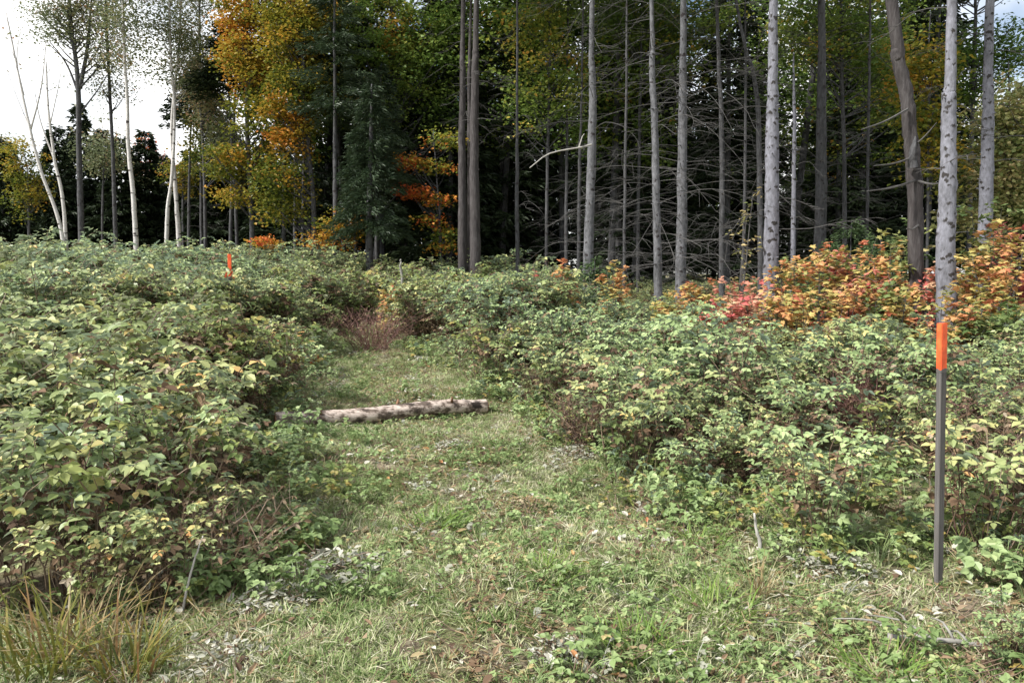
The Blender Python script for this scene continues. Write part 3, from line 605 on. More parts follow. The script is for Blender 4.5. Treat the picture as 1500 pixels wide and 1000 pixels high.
b0 = ground(1080, 712); stick('fallen_branch', 'dark reddish thin branch leaning out of the right thicket onto the path', [b0 + [0, 0, .03], at(1125, 675, b0[1] + .4), at(1165, 640, b0[1] + .7)], .015, 'red_cane' , 16)
b0 = ground(265, 905); stick('stick', 'thin straight dry stem leaning in the dark tangle at the left', [b0, at(283, 825, b0[1] + .05), at(297, 785, b0[1] + .1)], .006, 'pale_twig')
b0 = ground(1410, 640); stick('fallen_branch', 'brown drooping dead frond branch right of the stake top', [at(1410, 607, 5.2), at(1450, 590, 5.5), at(1500, 560, 5.8)], .009, 'red_cane', 30)

# ------------------------------------------------------------------ fallen log
a, b = ground(404, 628), ground(712, 604)
r0, r1 = .082, .072
a = a + [0, 0, r0 * .95]; b = b + [0, 0, r1 * 1.0]
lt = thing('birch_log', 'fallen pale birch log with dark peeled patches lying across the path', 'log', a - [0, 0, r0])
off = np.array(a - [0, 0, r0])
mb = MB(); P = catmull([a, a + (b - a) * .35 + [0, 0, -.012], a + (b - a) * .7 + [0, 0, .02], b], 60); P += np.cumsum(rng.normal(0, .0007, P.shape), 0)
for c_ in (13, 27, 44): P[c_:] += 0
rad = np.linspace(r0, r1, 60) * (1 + .02 * np.sin(np.linspace(0, 19, 60)) + .015 * rng.standard_normal(60))
tube(mb, P - off, rad, 22, rough=.025, cap=False); o = mb.obj('bark', M['bark_log'], lt, smooth=True)
for e, d, rr in ((P[0], -1, rad[0]), (P[-1], 1, rad[-1])):
    mb = MB(); ax = nrm((P[-1] - P[0])[None])[0] * d
    tube(mb, [e - off - ax * .02, e - off + ax * .012, e - off + ax * .016], [rr * .93, rr * .93, rr * .6], 18, rough=.04); mb.obj('cut_end', M['log_end'], lt)
for u, s_ in ((.2, 1), (.52, -1), (.8, 1)):
    mb = MB(); e = P[int(u * 59)] - off; dd = np.array([.1, -.6 * s_, .7]); tube(mb, [e + dd * .06, e + dd * .12, e + dd * .16], [.018, .014, .01], 8, rough=.1); mb.obj('branch_stub', M['log_end'], lt, smooth=True)

# ------------------------------------------------------------------ survey stakes
def stake(label, foot, hgt, wd, th, paint, lean, rz, tape):
    t = thing('survey_stake', label, 'stake', foot); t.rotation_euler = (0, lean, 0); cz_, sz_ = math.cos(rz), math.sin(rz)
    def board(z0, z1, w_, t_, name, matn, pointed=False):
        mb = MB(); c_ = .12 * t_; nz = 9; Vs = []
        for zz in np.linspace(z0, z1, nz):
            f = 1.0
            if pointed and zz < 0: f = max(.15, 1 + zz / .2)
            hw, ht = w_ / 2 * f, t_ / 2 * f; jx, jy = rng.normal(0, .0006, 2)
            Vs.append([(hw + jx, -ht + c_, zz), (hw - c_, -ht, zz), (-hw + c_, -ht, zz), (-hw, -ht + c_ + jy, zz), (-hw, ht - c_, zz), (-hw + c_, ht, zz), (hw - c_, ht, zz), (hw, ht - c_, zz)])
        V = np.array(Vs).reshape(-1, 3); V = np.stack([V[:, 0] * cz_ - V[:, 1] * sz_, V[:, 0] * sz_ + V[:, 1] * cz_, V[:, 2]], -1); i = np.arange(nz - 1)[:, None] * 8; j = np.arange(8)[None]; k = (j + 1) % 8
        q = np.stack([i + j, i + 8 + j, i + 8 + k, i + k], -1).reshape(-1, 4); e = (nz - 1) * 8
        mb.add(V, [q, np.array([[e, e + 7, e + 6, e + 5], [e, e + 5, e + 4, e + 1], [e + 1, e + 4, e + 3, e + 2], [0, 1, 4, 5], [0, 5, 6, 7], [1, 2, 3, 4]])]); return mb.obj(name, M[matn], t)
    board(-.2, hgt - paint, wd, th, 'post', 'stake', True)
    board(hgt - paint, hgt, wd + .002, th + .002, 'painted_top', 'orange_paint')
    if tape:
        for (ang, ln, z) in tape:
            mb = MB(); n_ = 10; s_ = np.linspace(0, 1, n_); dx = math.cos(ang)
            Px = np.stack([(.6 * wd + .05 * np.sin(s_ * 2.2)) * dx, -.6 * th - .03 * s_ + .012 * np.sin(s_ * 7), z - ln * s_], -1)
            hw = np.stack([.014 * np.cos(s_ * 2.5), .014 * np.sin(s_ * 2.5), np.zeros(n_)], -1)
            V = np.concatenate([Px - hw, Px + hw]); i = np.arange(n_ - 1); mb.add(V, [np.stack([i, i + 1, i + n_ + 1, i + n_], -1)]); mb.obj('ribbon', M['orange_tape'], t)
        mb = MB(); tube(mb, [(0, 0, tape[0][2] - .02), (0, 0, tape[0][2] + .02)], wd * .62, 10); mb.obj('knot', M['orange_tape'], t)
    MAIN_BUSH.append((foot[0], foot[1], .2)); return t
f_ = ground(1374, 862)
top = at(1380, 473, f_[1])
stake('tall weathered survey stake with fluorescent orange top standing at the right', (f_[0], f_[1], float(h(f_[0], f_[1]))), top[2] - float(h(f_[0], f_[1])), .041, .026, .235, math.atan2(top[0] - f_[0], top[2] - f_[2]), R(24), None)
d2 = 10.5; x2 = col_x(335, d2); z2 = float(h(x2, d2))
hh = at(336, 372, d2)[2] - z2
stake('distant orange stake with hanging flagging ribbons in the left thicket', (x2, d2, z2), hh, .045, .03, .34, R(.8), R(12), [(0, .36, hh - .22), (math.pi, .42, hh - .2)])

# ------------------------------------------------------------------ trees
def trunk_points(px_pts, d, top_h, base=None):
    """trunk through photograph pixels at distance d, then on to height top_h"""
    P = [at(a_, b_, d) for a_, b_ in px_pts]
    x0 = P[0][0]; z0 = float(h(x0, d)); P[0] = np.array([x0 + (P[0][0] - x0), d, z0 - .1])
    dr = nrm((P[-1] - P[max(0, len(P) - 3)])[None])[0]
    if P[-1][2] < z0 + top_h:
        P.append(P[-1] + dr * (z0 + top_h - P[-1][2]) / max(dr[2], .3))
    return np.array(P)
def make_trunk(mb, P, r0, r1, seg=14, rough=.035, flare=.35, m=0):
    L_ = np.linalg.norm(np.diff(P, axis=0), axis=1).sum(); n_ = max(12, int(L_ / .22)); Q = catmull(P, n_)
    t = np.linspace(0, 1, n_); s_ = np.concatenate([[0], np.cumsum(np.linalg.norm(np.diff(Q, axis=0), axis=1))])
    rad = (r0 + (r1 - r0) * t) * (1 + flare * np.exp(-s_ / .25)) * (1 + .02 * rng.standard_normal(n_))
    Q[2:, :2] += .006 * np.cumsum(rng.standard_normal((n_ - 2, 2)), 0) * .6
    tube(mb, Q, rad, seg, rough=rough, m=m); return Q, rad
def dead_branch(p, ang, ln, r, droop, twigs):
    mb = MB(); b = np.array([math.cos(ang), math.sin(ang), 0]); up0 = rng.uniform(-.1, .35)
    P = catmull([p, p + b * ln * .4 + [0, 0, up0 * ln * .3], p + b * ln * .75 + rng.normal(0, .06 * ln, 3) + [0, 0, -droop * ln * .5], p + b * ln + rng.normal(0, .08 * ln, 3) + [0, 0, -droop * ln]], 10)
    tube(mb, P, np.linspace(r, r * .3, 10), 5, cap=False)
    for q in range(twigs):
        i = rng.integers(3, 10); sd_ = np.array([-b[1], b[0], 0]) * rng.choice([-1, 1]); d = b * .7 + sd_ * .8 + [0, 0, rng.uniform(-.5, .2)]; l2 = ln * rng.uniform(.12, .35)
        tube(mb, [P[i], P[i] + d * l2 * .5, P[i] + d * l2 + [0, 0, -.1 * l2]], [r * .45, r * .32, r * .18], 4, cap=False)
    return mb
def conifer_crown(mb, base, top, z0, rmax, nb, per, ln=.2, wd=.05, shape=1.0, dro=.25):
    """drooping boughs with needle sprays, from z0 to the top along base->top"""
    base, top = np.asarray(base, float), np.asarray(top, float)
    u = rng.random(nb) ** .85; z = z0 + (top[2] - z0) * u
    t = (z - base[2]) / (top[2] - base[2]); C = base + (top - base) * t[:, None]
    L_ = rmax * ((1 - u) ** shape) * rng.uniform(.65, 1.1, nb) + .15
    a_ = rng.uniform(0, 2 * np.pi, nb)
    B = np.stack([np.cos(a_), np.sin(a_), np.zeros(nb)], -1)
    k = np.maximum(4, (per * L_ / rmax)).astype(int); I = np.repeat(np.arange(nb), k); n_ = len(I)
    s_ = rng.uniform(.12, 1, n_) ** .8
    side = np.stack([-B[:, 1], B[:, 0], np.zeros(nb)], -1)
    off_ = rng.normal(0, .16, n_) * (1.1 - s_ * .6) * L_[I]
    sag = (.12 * s_ - dro * 1.6 * s_ ** 2 + .18 * s_ ** 4) * L_[I]
    P = C[I] + B[I] * (s_ * L_[I])[:, None] + side[I] * off_[:, None]; P[:, 2] += sag + rng.normal(0, .05, n_)
    D = B[I] * .8 + side[I] * np.sign(off_)[:, None] * .6 + rng.normal(0, .25, (n_, 3)); D[:, 2] -= .25
    l_ = ln * rng.uniform(.6, 1.3, n_)
    leaves(mb, P, D, nrm(np.array([0, 0, 1.0]) + rng.normal(0, .5, (n_, 3))), l_, wd * rng.uniform(.7, 1.3, n_), np.clip(rng.normal(.45, .2, n_) + (s_ - .5) * .2, 0, 1), T_DIAMOND)
def rel(mb, o): mb.V = [v - np.asarray(o) for v in mb.V]; return mb

# dead-limbed spruces with grey bark
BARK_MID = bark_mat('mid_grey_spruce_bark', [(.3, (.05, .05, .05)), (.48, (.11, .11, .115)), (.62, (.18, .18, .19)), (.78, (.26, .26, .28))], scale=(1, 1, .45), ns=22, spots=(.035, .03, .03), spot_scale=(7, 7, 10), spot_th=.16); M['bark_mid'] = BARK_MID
def spruce(label, px_pts, d, w_px, bark, nbr, br_len, top_h=15, crown_z=None, zr=(.8, 9), crown=True, group=None, name='spruce_tree', side=None, crown_r=1.9):
    P = trunk_points(px_pts, d, top_h); r0 = w_px / 2 / F * d; loc = np.array([P[0][0], d, float(h(P[0][0], d))])
    t = thing(name, label, 'tree', loc, group)
    mb = MB(); Q, rad = make_trunk(mb, P, r0, r0 * .25, flare=.25)
    for q in range(int(nbr * 1.6)):          # stubs
        i = rng.integers(3, max(5, int(len(Q) * .65))); a_ = rng.uniform(0, 6.28); bd = np.array([math.cos(a_), math.sin(a_), .1])
        tube(mb, [Q[i] + bd * rad[i] * .8, Q[i] + bd * (rad[i] + rng.uniform(.02, .07))], [.012, .007], 5)
    rel(mb, loc).obj('trunk', M[bark], t, smooth=True)
    zs = Q[:, 2] - loc[2]
    for q in range(min(95, int(nbr * 1.7))):
        z = rng.uniform(*zr); i = int(np.argmin(np.abs(zs - z))); a_ = rng.uniform(0, 6.28) if side is None else rng.normal(side, .7)
        dead_branch_ = dead_branch(Q[i], a_, br_len * rng.uniform(.4, 1.15), r0 * .035 + .0035, rng.uniform(.05, .5), rng.integers(7, 14)); rel(dead_branch_, loc).obj('dead_branch', M['twig'], t)
    if crown:
        cz = loc[2] + (crown_z or .46 * top_h); mb = MB(); conifer_crown(mb, Q[0], Q[-1], cz, crown_r, 80, 60, .26, .07); rel(mb, loc).obj('crown', M['spruce'], t)
    return t
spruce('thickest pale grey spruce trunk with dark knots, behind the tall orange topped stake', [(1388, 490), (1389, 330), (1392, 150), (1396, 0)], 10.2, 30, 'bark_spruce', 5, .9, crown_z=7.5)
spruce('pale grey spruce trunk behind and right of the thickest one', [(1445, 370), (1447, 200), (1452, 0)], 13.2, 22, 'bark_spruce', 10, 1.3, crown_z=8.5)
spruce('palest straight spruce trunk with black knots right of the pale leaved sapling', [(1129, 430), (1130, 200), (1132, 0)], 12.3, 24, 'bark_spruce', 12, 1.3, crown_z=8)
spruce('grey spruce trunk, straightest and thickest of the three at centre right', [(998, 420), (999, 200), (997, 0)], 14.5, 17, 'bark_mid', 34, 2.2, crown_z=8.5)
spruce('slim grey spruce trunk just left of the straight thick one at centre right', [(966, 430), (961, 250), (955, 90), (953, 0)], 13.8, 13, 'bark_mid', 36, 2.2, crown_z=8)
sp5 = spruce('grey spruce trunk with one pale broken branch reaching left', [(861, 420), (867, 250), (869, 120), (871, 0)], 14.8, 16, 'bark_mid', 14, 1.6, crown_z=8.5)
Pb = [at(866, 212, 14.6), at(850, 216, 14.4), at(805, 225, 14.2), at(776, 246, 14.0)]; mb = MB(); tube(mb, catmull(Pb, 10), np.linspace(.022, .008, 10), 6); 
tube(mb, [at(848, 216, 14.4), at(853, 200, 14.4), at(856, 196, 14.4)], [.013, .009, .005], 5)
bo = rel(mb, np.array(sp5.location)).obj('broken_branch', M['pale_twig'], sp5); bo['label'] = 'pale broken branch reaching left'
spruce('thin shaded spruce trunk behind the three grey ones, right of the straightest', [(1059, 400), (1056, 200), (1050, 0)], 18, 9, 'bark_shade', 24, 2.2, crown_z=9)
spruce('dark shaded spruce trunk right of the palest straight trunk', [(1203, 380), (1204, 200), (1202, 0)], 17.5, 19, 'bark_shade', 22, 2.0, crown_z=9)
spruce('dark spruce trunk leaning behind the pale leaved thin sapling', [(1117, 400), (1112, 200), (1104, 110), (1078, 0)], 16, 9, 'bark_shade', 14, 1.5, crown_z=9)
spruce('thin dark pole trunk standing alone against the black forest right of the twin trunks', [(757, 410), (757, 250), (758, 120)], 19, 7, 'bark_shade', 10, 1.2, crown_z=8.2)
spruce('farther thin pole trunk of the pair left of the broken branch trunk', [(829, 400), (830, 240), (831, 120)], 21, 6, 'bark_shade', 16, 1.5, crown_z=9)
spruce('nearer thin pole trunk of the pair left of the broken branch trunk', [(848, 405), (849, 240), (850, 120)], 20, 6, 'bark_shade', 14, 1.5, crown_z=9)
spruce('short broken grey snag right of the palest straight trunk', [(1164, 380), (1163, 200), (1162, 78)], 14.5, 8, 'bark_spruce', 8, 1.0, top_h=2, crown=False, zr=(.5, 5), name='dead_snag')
# bare dead spruces filling the gap (fine grey limbs against the dark)
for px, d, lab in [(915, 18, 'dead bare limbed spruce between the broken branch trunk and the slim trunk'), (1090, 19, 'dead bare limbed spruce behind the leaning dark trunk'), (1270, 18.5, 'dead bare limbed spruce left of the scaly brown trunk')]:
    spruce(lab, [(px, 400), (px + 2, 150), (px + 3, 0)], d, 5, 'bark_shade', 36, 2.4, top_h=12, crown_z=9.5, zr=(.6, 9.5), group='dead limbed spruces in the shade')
# scaly brown trunk with stub
P = trunk_points([(1346, 480), (1341, 300), (1332, 170), (1318, 80), (1308, 0)], 10.9, 13); loc = np.array([P[0][0], 10.9, float(h(P[0][0], 10.9))])
t = thing('dead_tree', 'leaning scaly brown trunk with a split torn scar, left of the thickest grey trunk', 'tree', loc)
mb = MB(); Q, rad = make_trunk(mb, P, .112, .07, rough=.07); rel(mb, loc).obj('trunk', M['bark_brown'], t, smooth=True)
mb = MB(); tube(mb, catmull([at(1337, 245, 10.75), at(1338, 220, 10.7), at(1341, 200, 10.7)], 6), [.07, .055, .045, .035, .025, .012], 8, rough=.15); rel(mb, loc).obj('torn_stub', M['bark_shade'], t)
for q, (pp, e) in enumerate([((1340, 230), (1280, 243)), ((1340, 265), (1270, 280)), ((1336, 215), (1372, 180)), ((1345, 330), (1328, 335)), ((1330, 160), (1262, 190)), ((1345, 265), (1380, 268))]):
    mb = MB(); tube(mb, catmull([at(*pp, 10.8), at((pp[0] + e[0]) / 2, (pp[1] + e[1]) / 2 + 3, 10.6), at(*e, 10.4)], 8), np.linspace(.018, .007, 8), 5); rel(mb, loc).obj('dead_branch', M['twig'], t)
mb = MB(); conifer_crown(mb, Q[0], Q[-1], loc[2] + 8, 1.5, 40, 40, .26, .07); rel(mb, loc).obj('crown', M['spruce'], t)

# broadleaf trees
def cluster_leaves(lf, C, per, sig, leaf, lrc, tm=T_DIAMOND, flat=.45):
    n_ = len(C); I = np.repeat(np.arange(n_), per); P = C[I] + np.clip(rng.normal(0, 1, (len(I), 3)), -1.7, 1.7) * sig * [1, 1, flat]
    sz = leaf * rng.uniform(.6, 1.3, len(I)); D = rand_dir(len(I), -.35); U = nrm(np.array([0, 0, 1.0]) + rng.normal(0, .45, (len(I), 3)))
    leaves(lf, P, D, U, sz, sz * (.75 if tm is T_DIAMOND else .95), np.clip(np.asarray(lrc)[I] + rng.normal(0, .08, len(I)), 0, 1), tm)
def broadleaf(label, px_pts, d, w_px, bark, regions, leafmat, top_h=12, per=70, leaf=.125, sig=.27, name='maple_tree', group=None, extra=None, lim=.55, trunk_to=None):
    """regions: (px, py, rx, ry, clusters, tone) - lumps of crown given where they stand in the photograph, real depth rx"""
    P = trunk_points(px_pts, d, top_h); r0 = w_px / 2 / F * d; loc = np.array([P[0][0], d, float(h(P[0][0], d))])
    t = thing(name, label, 'tree', loc, group); tr, lf = MB(), MB(); Q, rad = make_trunk(tr, P, r0 * .88, r0 * .3, flare=.15)
    for (px, py, rx, ry, nc, tone) in regions:
        c = at(px, py, d); RX, RY = rx / F * d, ry / F * d
        nc = int(nc * (.72 if leafmat != 'aspen' else .72)); per_ = max(6, int(per * 1.05)); v = nrm(rng.normal(0, 1, (nc, 3))) * (rng.random((nc, 1)) ** .45)
        C = c + v * [RX, min(RX, 2.6), RY]
        lr = np.clip(rng.normal(tone, .19 if leafmat != 'maple_orange' else .27, nc), 0, 1)
        cluster_leaves(lf, C, per_, sig * rng.uniform(.75, 1.3), leaf, lr)
        for k in range(0, nc, 2):
            e = C[k]; zi = e[2] - rng.uniform(.3, 1.0) * np.linalg.norm(e[:2] - loc[:2]) - .3
            i = int(np.argmin(np.abs(Q[:, 2] - np.clip(zi, loc[2] + 1.0, Q[-2, 2])))); 
            if np.linalg.norm(e - Q[i]) < 4.5:
                tube(tr, catmull([Q[i], Q[i] * .45 + e * .55 + [0, 0, -.08], e], 7), np.linspace(min(rad[i] * .45, .035), .006, 7), 5, cap=False)
    if extra:
        for (pts, ra, rb) in extra: tube(tr, catmull([at(*p, d) for p in pts], 14), np.linspace(ra, rb, 14), 8, rough=.03)
    rel(tr, loc).obj('trunk', M[bark], t, smooth=True); rel(lf, loc).obj('crown', M[leafmat], t)
    return t
BB = 'white birches at the left forest edge'
broadleaf('left leaning white birch with bare top, at the far left', [(99, 375), (88, 330), (60, 250), (45, 190), (28, 110), (10, 20)], 24, 6.5, 'bark_birch', [(15, 60, 20, 60, 6, .6)], 'aspen', 8, per=10, leaf=.09, name='birch_tree', extra=[([(45, 190), (60, 130), (68, 60)], .032, .01), ([(35, 140), (25, 90), (30, 40)], .022, .008)])
broadleaf('second white birch, bending away right of the leaning one', [(97, 372), (93, 300), (80, 235), (72, 160), (68, 90)], 24.5, 6.5, 'bark_birch', [(70, 100, 18, 50, 6, .6)], 'aspen', 7, per=10, leaf=.09, name='birch_tree', extra=[([(80, 235), (60, 180), (50, 130)], .028, .01), ([(74, 180), (85, 130), (92, 90)], .02, .007)])
broadleaf('brightest straight white birch standing alone at the left', [(201, 385), (196, 300), (188, 220), (186, 150), (182, 60)], 24, 8.5, 'bark_birch', [(185, 40, 28, 70, 36, .55), (190, -60, 40, 60, 30, .5)], 'aspen', 12, per=95, leaf=.085, name='birch_tree', sig=.4)
broadleaf('left one of the close pair of white birches', [(240, 378), (246, 310), (253, 250), (256, 160), (250, 60)], 25, 7, 'bark_birch', [(240, 60, 30, 80, 40, .5), (240, -60, 40, 50, 30, .5)], 'aspen', 12, per=95, leaf=.085, name='birch_tree', sig=.4)
broadleaf('right one of the close pair of white birches, crossing its neighbour', [(265, 378), (260, 310), (255, 245), (252, 180), (262, 60)], 25.6, 8, 'bark_birch', [(275, 70, 32, 80, 46, .55), (270, -50, 40, 60, 30, .5)], 'aspen', 12, per=95, leaf=.085, name='birch_tree', sig=.4)
broadleaf('grey forked aspen with thin dull crown against the bright sky', [(119, 378), (117, 250), (116, 130), (107, 50), (100, -30)], 27, 10, 'bark_shade', [(80, 30, 30, 45, 34, .4), (120, 20, 34, 50, 44, .4), (150, 60, 24, 40, 24, .5), (110, -60, 60, 50, 50, .4)], 'aspen', 13, per=95, leaf=.085, sig=.4, name='aspen_tree', extra=[([(117, 130), (128, 70), (134, 0)], .08, .03), ([(116, 140), (98, 95), (72, 60)], .05, .015)])
broadleaf('slim dark aspen between the forked aspen and the brightest birch', [(170, 375), (166, 250), (160, 120), (155, 0)], 28, 7, 'bark_shade', [(160, 110, 24, 50, 34, .6), (150, 30, 30, 50, 40, .5), (165, -50, 40, 40, 30, .5)], 'aspen', 12, per=95, leaf=.085, sig=.4, name='aspen_tree')
broadleaf('thin leafy tree with reddish sprays between the birch pair and the orange maple', [(300, 380), (298, 250), (292, 120), (290, 0)], 27, 6, 'bark_shade', [(290, 90, 32, 60, 44, .75), (310, 150, 26, 50, 36, .7), (330, 200, 25, 40, 30, .6), (280, 0, 40, 50, 40, .5)], 'aspen', 12, per=95, leaf=.085, sig=.4, name='aspen_tree')
broadleaf('yellow bush tree at the far left edge in front of dark spruces', [(40, 375), (42, 300), (40, 250)], 30, 5, 'bark_shade', [(38, 265, 24, 60, 44, .5), (22, 230, 16, 30, 14, .55)], 'maple_gold', 3, per=70, leaf=.11)
broadleaf('orange maple with gold and rust sprays left of the middle of the forest edge', [(370, 385), (368, 300), (362, 180), (360, 60), (362, -40)], 23, 9, 'bark_shade', [(350, 50, 34, 58, 60, .85), (365, 100, 40, 50, 44, .6), (388, 165, 44, 45, 46, .38), (325, 235, 36, 32, 22, .45), (365, 225, 40, 36, 26, .5), (338, 290, 24, 20, 12, .65), (380, 0, 45, 40, 34, .6), (370, -70, 60, 50, 40, .6)], 'maple_gold', 12, per=80, leaf=.105)
broadleaf('golden green maple with pale yellow lower sprays right of the orange maple', [(458, 395), (460, 300), (452, 200), (445, 80), (440, -40)], 22, 9, 'bark_shade', [(430, 60, 45, 60, 70, .3), (420, 190, 40, 60, 60, .55), (440, 130, 45, 50, 60, .35), (410, 280, 36, 50, 46, .15), (440, 20, 50, 50, 50, .45), (450, -70, 70, 50, 40, .4)], 'maple_gold', 12, per=80, leaf=.1)
broadleaf('low yellow leaved young maple in front of the dark pine', [(487, 395), (489, 340), (492, 310)], 20.5, 4, 'bark_shade', [(495, 335, 28, 28, 26, .7), (475, 350, 16, 16, 8, .75)], 'maple_gold', 1.8, per=60, leaf=.09, sig=.25)
broadleaf('low orange young maple at the brush line under the orange maple', [(388, 385), (389, 360)], 21, 3, 'bark_shade', [(390, 356, 16, 14, 9, .6)], 'maple_orange', .9, per=60, leaf=.09, sig=.2)
broadleaf('broad olive green maple with some rusty sprays at the centre top', [(545, 395), (560, 250), (570, 100), (575, -30)], 23.5, 9, 'bark_shade', [(560, 60, 60, 70, 80, .45), (620, 110, 55, 70, 80, .5), (640, 40, 50, 60, 60, .5), (560, 150, 45, 50, 50, .5), (585, 50, 24, 36, 22, .98), (540, 140, 20, 12, 8, .95), (600, -60, 90, 60, 60, .45), (655, 180, 30, 40, 30, .4)], 'maple_green', 13, per=85, leaf=.105)
broadleaf('rust tinged maple behind the pine, left of the olive green maple', [(505, 395), (500, 250), (495, 100), (495, -30)], 26, 8, 'bark_shade', [(490, 40, 50, 60, 60, .75), (500, 20, 30, 14, 12, 1.0), (470, 110, 40, 40, 36, .6), (520, 100, 40, 40, 36, .5), (500, -60, 60, 50, 40, .6)], 'maple_green', 13, per=80, leaf=.105)
broadleaf('slender maple with orange tiered sprays before the black forest left of the twin trunks', [(648, 400), (645, 330), (640, 250), (636, 190)], 20, 4, 'bark_shade', [(628, 240, 36, 8, 22, .4), (648, 205, 24, 12, 16, .12), (605, 282, 26, 5, 16, .85), (640, 292, 24, 6, 12, .6), (630, 326, 24, 6, 10, .6), (655, 345, 20, 16, 14, .1), (598, 236, 18, 6, 7, .7), (650, 365, 18, 10, 8, .3)], 'maple_orange', 4.2, per=32, leaf=.1, sig=.2)
broadleaf('dark olive broadleaf tree filling the top right of the twin trunks', [(735, 400), (735, 250), (740, 100), (745, -30)], 25, 8, 'bark_shade', [(730, 60, 50, 70, 50, .35), (790, 60, 50, 60, 46, .45), (720, 170, 36, 50, 26, .3), (800, 130, 40, 40, 24, .5), (840, 30, 40, 50, 30, .4), (760, -60, 90, 50, 50, .4)], 'maple_green', 13, per=75, leaf=.11)
broadleaf('olive broadleaf tree filling the top between the palest trunk and the brown trunk', [(1240, 385), (1235, 250), (1230, 100), (1228, -30)], 20, 8, 'bark_shade', [(1180, 40, 45, 50, 44, .5), (1250, 50, 50, 60, 56, .5), (1290, 110, 36, 50, 36, .6), (1300, 170, 24, 30, 16, .55), (1240, -60, 90, 50, 50, .5)], 'maple_green', 12, per=75, leaf=.1)
broadleaf('golden leaved tree between the brown trunk and the thickest grey trunk', [(1362, 400), (1360, 250), (1362, 100), (1365, 20)], 15, 5, 'bark_shade', [(1358, 95, 26, 50, 24, .5), (1362, 180, 24, 40, 20, .55), (1368, 240, 16, 24, 10, .5)], 'maple_gold', 5.6, per=75, leaf=.1, sig=.28)
broadleaf('bright green and yellow young tree at the right picture edge', [(1482, 400), (1482, 300), (1480, 180), (1478, 90)], 15.5, 5, 'bark_shade', [(1480, 230, 30, 50, 50, .8), (1490, 300, 34, 40, 44, .7), (1470, 170, 24, 36, 24, .95), (1425, 250, 14, 40, 16, .8), (1420, 320, 20, 24, 16, .8), (1500, 160, 20, 60, 26, .85)], 'sap_green', 5, per=75, leaf=.1, sig=.28)
broadleaf('dark broadleaf tree at the upper right corner behind the grey trunks', [(1420, 390), (1425, 200), (1430, 60), (1430, -30)], 20, 8, 'bark_shade', [(1430, 90, 34, 60, 40, .2), (1480, 80, 30, 50, 36, .2), (1470, -50, 60, 40, 36, .3), (1400, -40, 40, 30, 20, .3)], 'maple_green', 12, per=75, leaf=.1)
broadleaf('olive broadleaf tree high between the pine pair and the broken branch trunk', [(800, 400), (802, 250), (805, 100), (806, 0)], 20.8, 6, 'bark_shade', [(790, 60, 40, 60, 44, .6), (830, 120, 36, 50, 30, .55), (770, 150, 30, 40, 22, .5), (815, -30, 60, 40, 30, .6)], 'maple_green', 10, per=75, leaf=.1)
broadleaf('olive broadleaf tree high behind the slim and the straight grey trunks', [(935, 400), (936, 250), (938, 100), (940, 0)], 21.5, 6, 'bark_shade', [(920, 30, 50, 50, 40, .55), (985, 40, 40, 50, 34, .6), (1040, 30, 40, 40, 30, .5), (950, -50, 80, 40, 36, .6)], 'maple_green', 10, per=75, leaf=.1)
# twin dark trunks (tall pines)
for lab, pts, d, wpx in [('thicker right hand trunk of the dark tall pine pair at the centre', [(696, 410), (697, 250), (697, 100), (698, 0)], 18.5, 17), ('left hand dark trunk of the tall pine pair at the centre', [(677, 405), (676, 250), (678, 120), (680, 0)], 19.3, 14), ('slim dark trunk between the tall pine pair', [(687, 405), (687, 250), (688, 120), (690, 0)], 20.2, 9)]:
    t = spruce(lab, pts, d, wpx, 'bark_brown', 8, 1.0, top_h=16, crown_z=8.8, zr=(4, 9), name='pine_tree', crown_r=2.2)
# dark pines with visible foliage
def pine(label, px_pts, d, w_px, rows, top_h, matn='pine', bark='bark_shade', crown_z=None, rmax=1.5, nb=70, per=150, ln=.16, wd=.035, name='pine_tree', shape=.8, group=None, dro=.25):
    P = trunk_points(px_pts, d, top_h); r0 = w_px / 2 / F * d; loc = np.array([P[0][0], d, float(h(P[0][0], d))]); t = thing(name, label, 'tree', loc, group)
    mb = MB(); Q, rad = make_trunk(mb, P, r0, r0 * .15)
    rel(mb, loc).obj('trunk', M[bark], t, smooth=True)
    mb = MB(); conifer_crown(mb, Q[0], Q[-1], loc[2] + crown_z, rmax, nb, per, ln, wd, shape, dro); rel(mb, loc).obj('crown', M[matn], t); return t
pine('blue green pine with a bare lower trunk left of the olive green maple', [(491, 400), (491, 250), (490, 60)], 20.8, 9, 0, 9.5, crown_z=4.6, rmax=1.3, nb=90)
pine('dark drooping young hemlock left of the black forest gap', [(541, 410), (541, 300), (543, 180)], 19.5, 12, 0, 5.6, crown_z=1.9, rmax=1.1, nb=110, dro=.4)
pine('dark hemlock close behind the drooping young one', [(552, 405), (552, 300), (556, 170)], 21.5, 7, 0, 6.6, crown_z=3.0, rmax=1.2, nb=90, dro=.4)
GY = 'young spruces in the shade at the right'
for px, d, hh, lab in [(1245, 15.0, 2.0, 'young green spruce under the dark trunks right of the palest trunk'), (1290, 14.2, 1.7, 'young green spruce just left of the scaly brown trunk'), (1215, 15.6, 1.5, 'smallest young spruce at the foot of the dark shaded trunk'), (872, 14.0, .9, 'tiny bluish spruce seedling at the foot of the broken branch trunk')]:
    pine(lab, [(px, 400), (px, 380)], d, 4, 0, hh, 'young_spruce', crown_z=.15, rmax=.28 + .3 * hh, nb=50, per=80, ln=.1, wd=.03, name='young_spruce', group=GY, dro=.1)
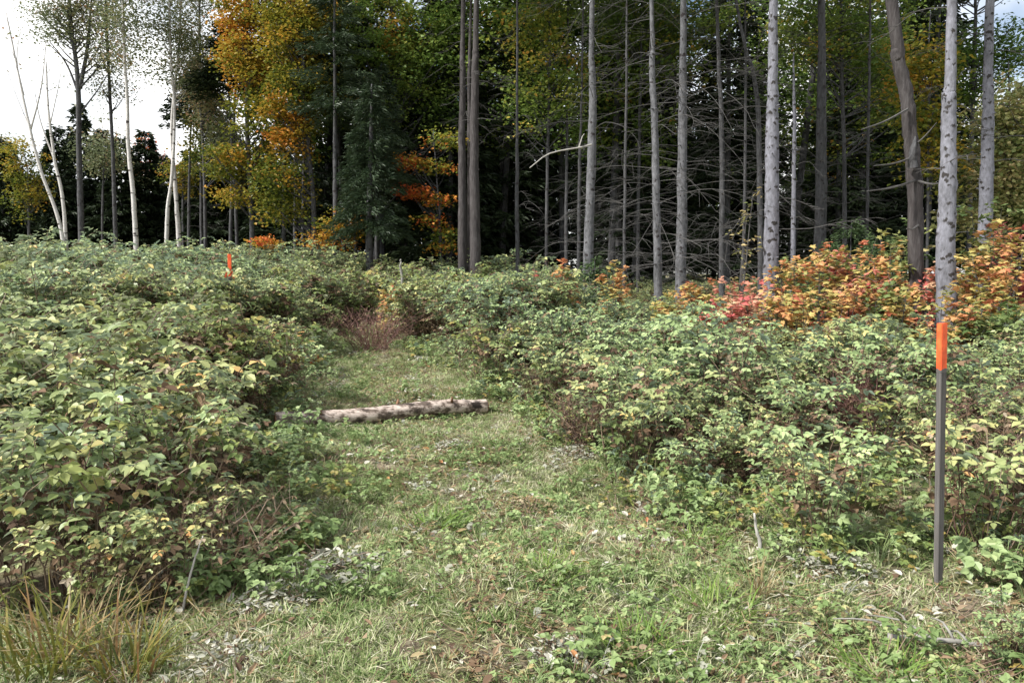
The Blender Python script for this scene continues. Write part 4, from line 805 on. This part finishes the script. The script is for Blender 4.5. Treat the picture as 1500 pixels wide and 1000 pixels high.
# spruce background at the left, each a thing
GD = 'dark spruces behind the birches'
for px, d, hh, rm, lab in [(5, 33, 6.3, 2.0, 'dark spruce cut by the left picture edge'), (85, 36, 7.3, 2.1, 'dark spruce behind the two leaning birches'), (118, 38, 8.8, 2.1, 'tallest dark spruce behind the forked aspen'), (150, 37, 7.4, 2.0, 'dark spruce behind the slim dark aspen'), (178, 35, 6.6, 2.0, 'dark spruce left of the brightest birch'), (215, 36, 7.0, 2.0, 'dark spruce right of the brightest birch'),
                            (240, 40, 6.6, 2.0, 'dark spruce between the brightest birch and the birch pair'), (280, 36, 6.2, 2.0, 'dark spruce right of the birch pair'), (320, 34, 6.6, 2.2, 'dark spruce below the reddish thin tree'), (50, 40, 5.4, 2.0, 'low dark spruce behind the yellow bush tree')]:
    pine(lab, [(px, 385), (px, 330)], d, 7, 0, hh, 'spruce', crown_z=.5, rmax=rm, nb=190, per=110, ln=.32, wd=.11, name='spruce_tree', group=GD, shape=1.0)
for px, py, rx, ry, nc, tone, d, mn, lab in [(150, 215, 26, 44, 40, .55, 33, 'aspen', 'brownish thin tree behind the slim dark aspen'), (300, 200, 30, 50, 50, .25, 30, 'maple_gold', 'olive gold maple behind the thin reddish tree, left of the orange maple'), (268, 250, 22, 40, 30, .5, 33, 'maple_gold', 'golden brown tree right behind the birch pair'), (205, 260, 22, 40, 26, .7, 36, 'aspen', 'dull tan tree right of the brightest birch'), (15, 215, 18, 30, 14, .3, 36, 'maple_gold', 'olive tree top above the dark spruce at the left edge')]:
    broadleaf(lab, [(px, 385), (px, 300), (px + 2, py)], d, 5, 'bark_shade', [(px, py, rx, ry, nc, tone)], mn, 5, per=70, leaf=.12, sig=.35, name='background_tree')
broadleaf('small far red maple glimpsed behind the birches', [(232, 385), (232, 300), (232, 260)], 42, 5, 'bark_shade', [(232, 240, 20, 24, 18, .95), (212, 215, 12, 14, 7, .98)], 'maple_orange', 4.5, per=60, leaf=.14)
# thin dark trunks in the shade under the maples
GP = 'thin shaded trunks under the maples'
for px, d, wpx, lean, lab in [(335, 26, 6, 4, 'thin shaded trunk left of the orange maple trunk'), (349, 26, 6, -6, 'thin shaded trunk slanting against the orange maple trunk'), (415, 24, 7, 2, 'shaded trunk left of the golden green maple trunk'), (432, 25, 6, 0, 'thin shaded trunk beside the golden green maple trunk'), (443, 25, 6, 1, 'thin shaded trunk touching the golden green maple trunk'),
                              (520, 24, 6, 0, 'thin shaded trunk right of the blue green pine trunk'), (594, 26, 5, 1, 'thin dark trunk in the black gap left of the orange tiered maple'), (295, 30, 5, 0, 'thin shaded trunk right of the birch pair'), (275, 32, 5, 2, 'thin far trunk behind the birch pair')]:
    spruce(lab, [(px, 395), (px + lean, 280), (px + lean * 2, 180)], d, wpx, 'bark_shade', 6, 1.0, top_h=9, crown_z=6.5, zr=(2, 6), name='shaded_tree', group=GP, crown_r=1.4)

# ------------------------------------------------------------------ far dark forest (one mass)
def conifer_source(hh, rmax, nb, per):
    mb = MB(); tube(mb, [[0, 0, -.3], [0, 0, hh * .5], [0, 0, hh]], [.13, .09, .02], 7, m=1); conifer_crown(mb, [0, 0, 0], [0, 0, hh], .6, rmax, nb, per, .3, .09, .75); return mb.obj('source', [M['spruce'], M['bark_shade']], link=False)
def broad_source(hh):
    mb = MB(); tube(mb, [[0, 0, -.3], [.1, 0, hh * .5], [0, .1, hh * .9]], [.12, .09, .02], 7, m=1)
    C = nrm(rng.normal(0, 1, (110, 3))) * rng.random((110, 1)) ** .4 * [2.3, 2.3, hh * .33] + [0, 0, hh * .68]; cluster_leaves(mb, C, 60, .4, .14, rng.normal(.4, .2, 110)); return mb.obj('source', [M['maple_green'], M['bark_shade']], link=False)
fp = [conifer_source(11, 2.1, 160, 70), conifer_source(13, 2.3, 180, 70), conifer_source(9, 2.0, 150, 70), broad_source(11), broad_source(13), conifer_source(7.6, 1.9, 220, 90), conifer_source(6, 1.8, 200, 90)]
FP = []
for row, (d0, d1, x0, x1, n_) in enumerate([(22, 25, -4.5, 22, 20), (25, 31, -11, 26, 36), (31, 42, -15, 34, 40), (40, 60, -50, 45, 150)]):
    for q in range(n_): FP.append((rng.uniform(x0, x1), rng.uniform(d0, d1), row))
FP = np.array(FP); FP = FP[~((FP[:, 0] < -.27 * FP[:, 1]) & (FP[:, 1] < 33))]; x, y, row = FP.T
sc = rng.uniform(.75, 1.1, len(x)); sc = np.where(x < -.28 * y, sc, np.where(row == 3, sc * .85, sc))
idx = np.where(rng.random(len(x)) < .22, rng.integers(3, 5, len(x)), rng.integers(0, 3, len(x)))
lf_ = x < -.28 * y; idx = np.where(lf_, rng.integers(5, 7, len(x)), idx)
scatter('far_forest', fp, np.stack([x, y, h(x, y) - .1], -1), rng.uniform(0, 6.28, len(x)), sc, idx, .03)
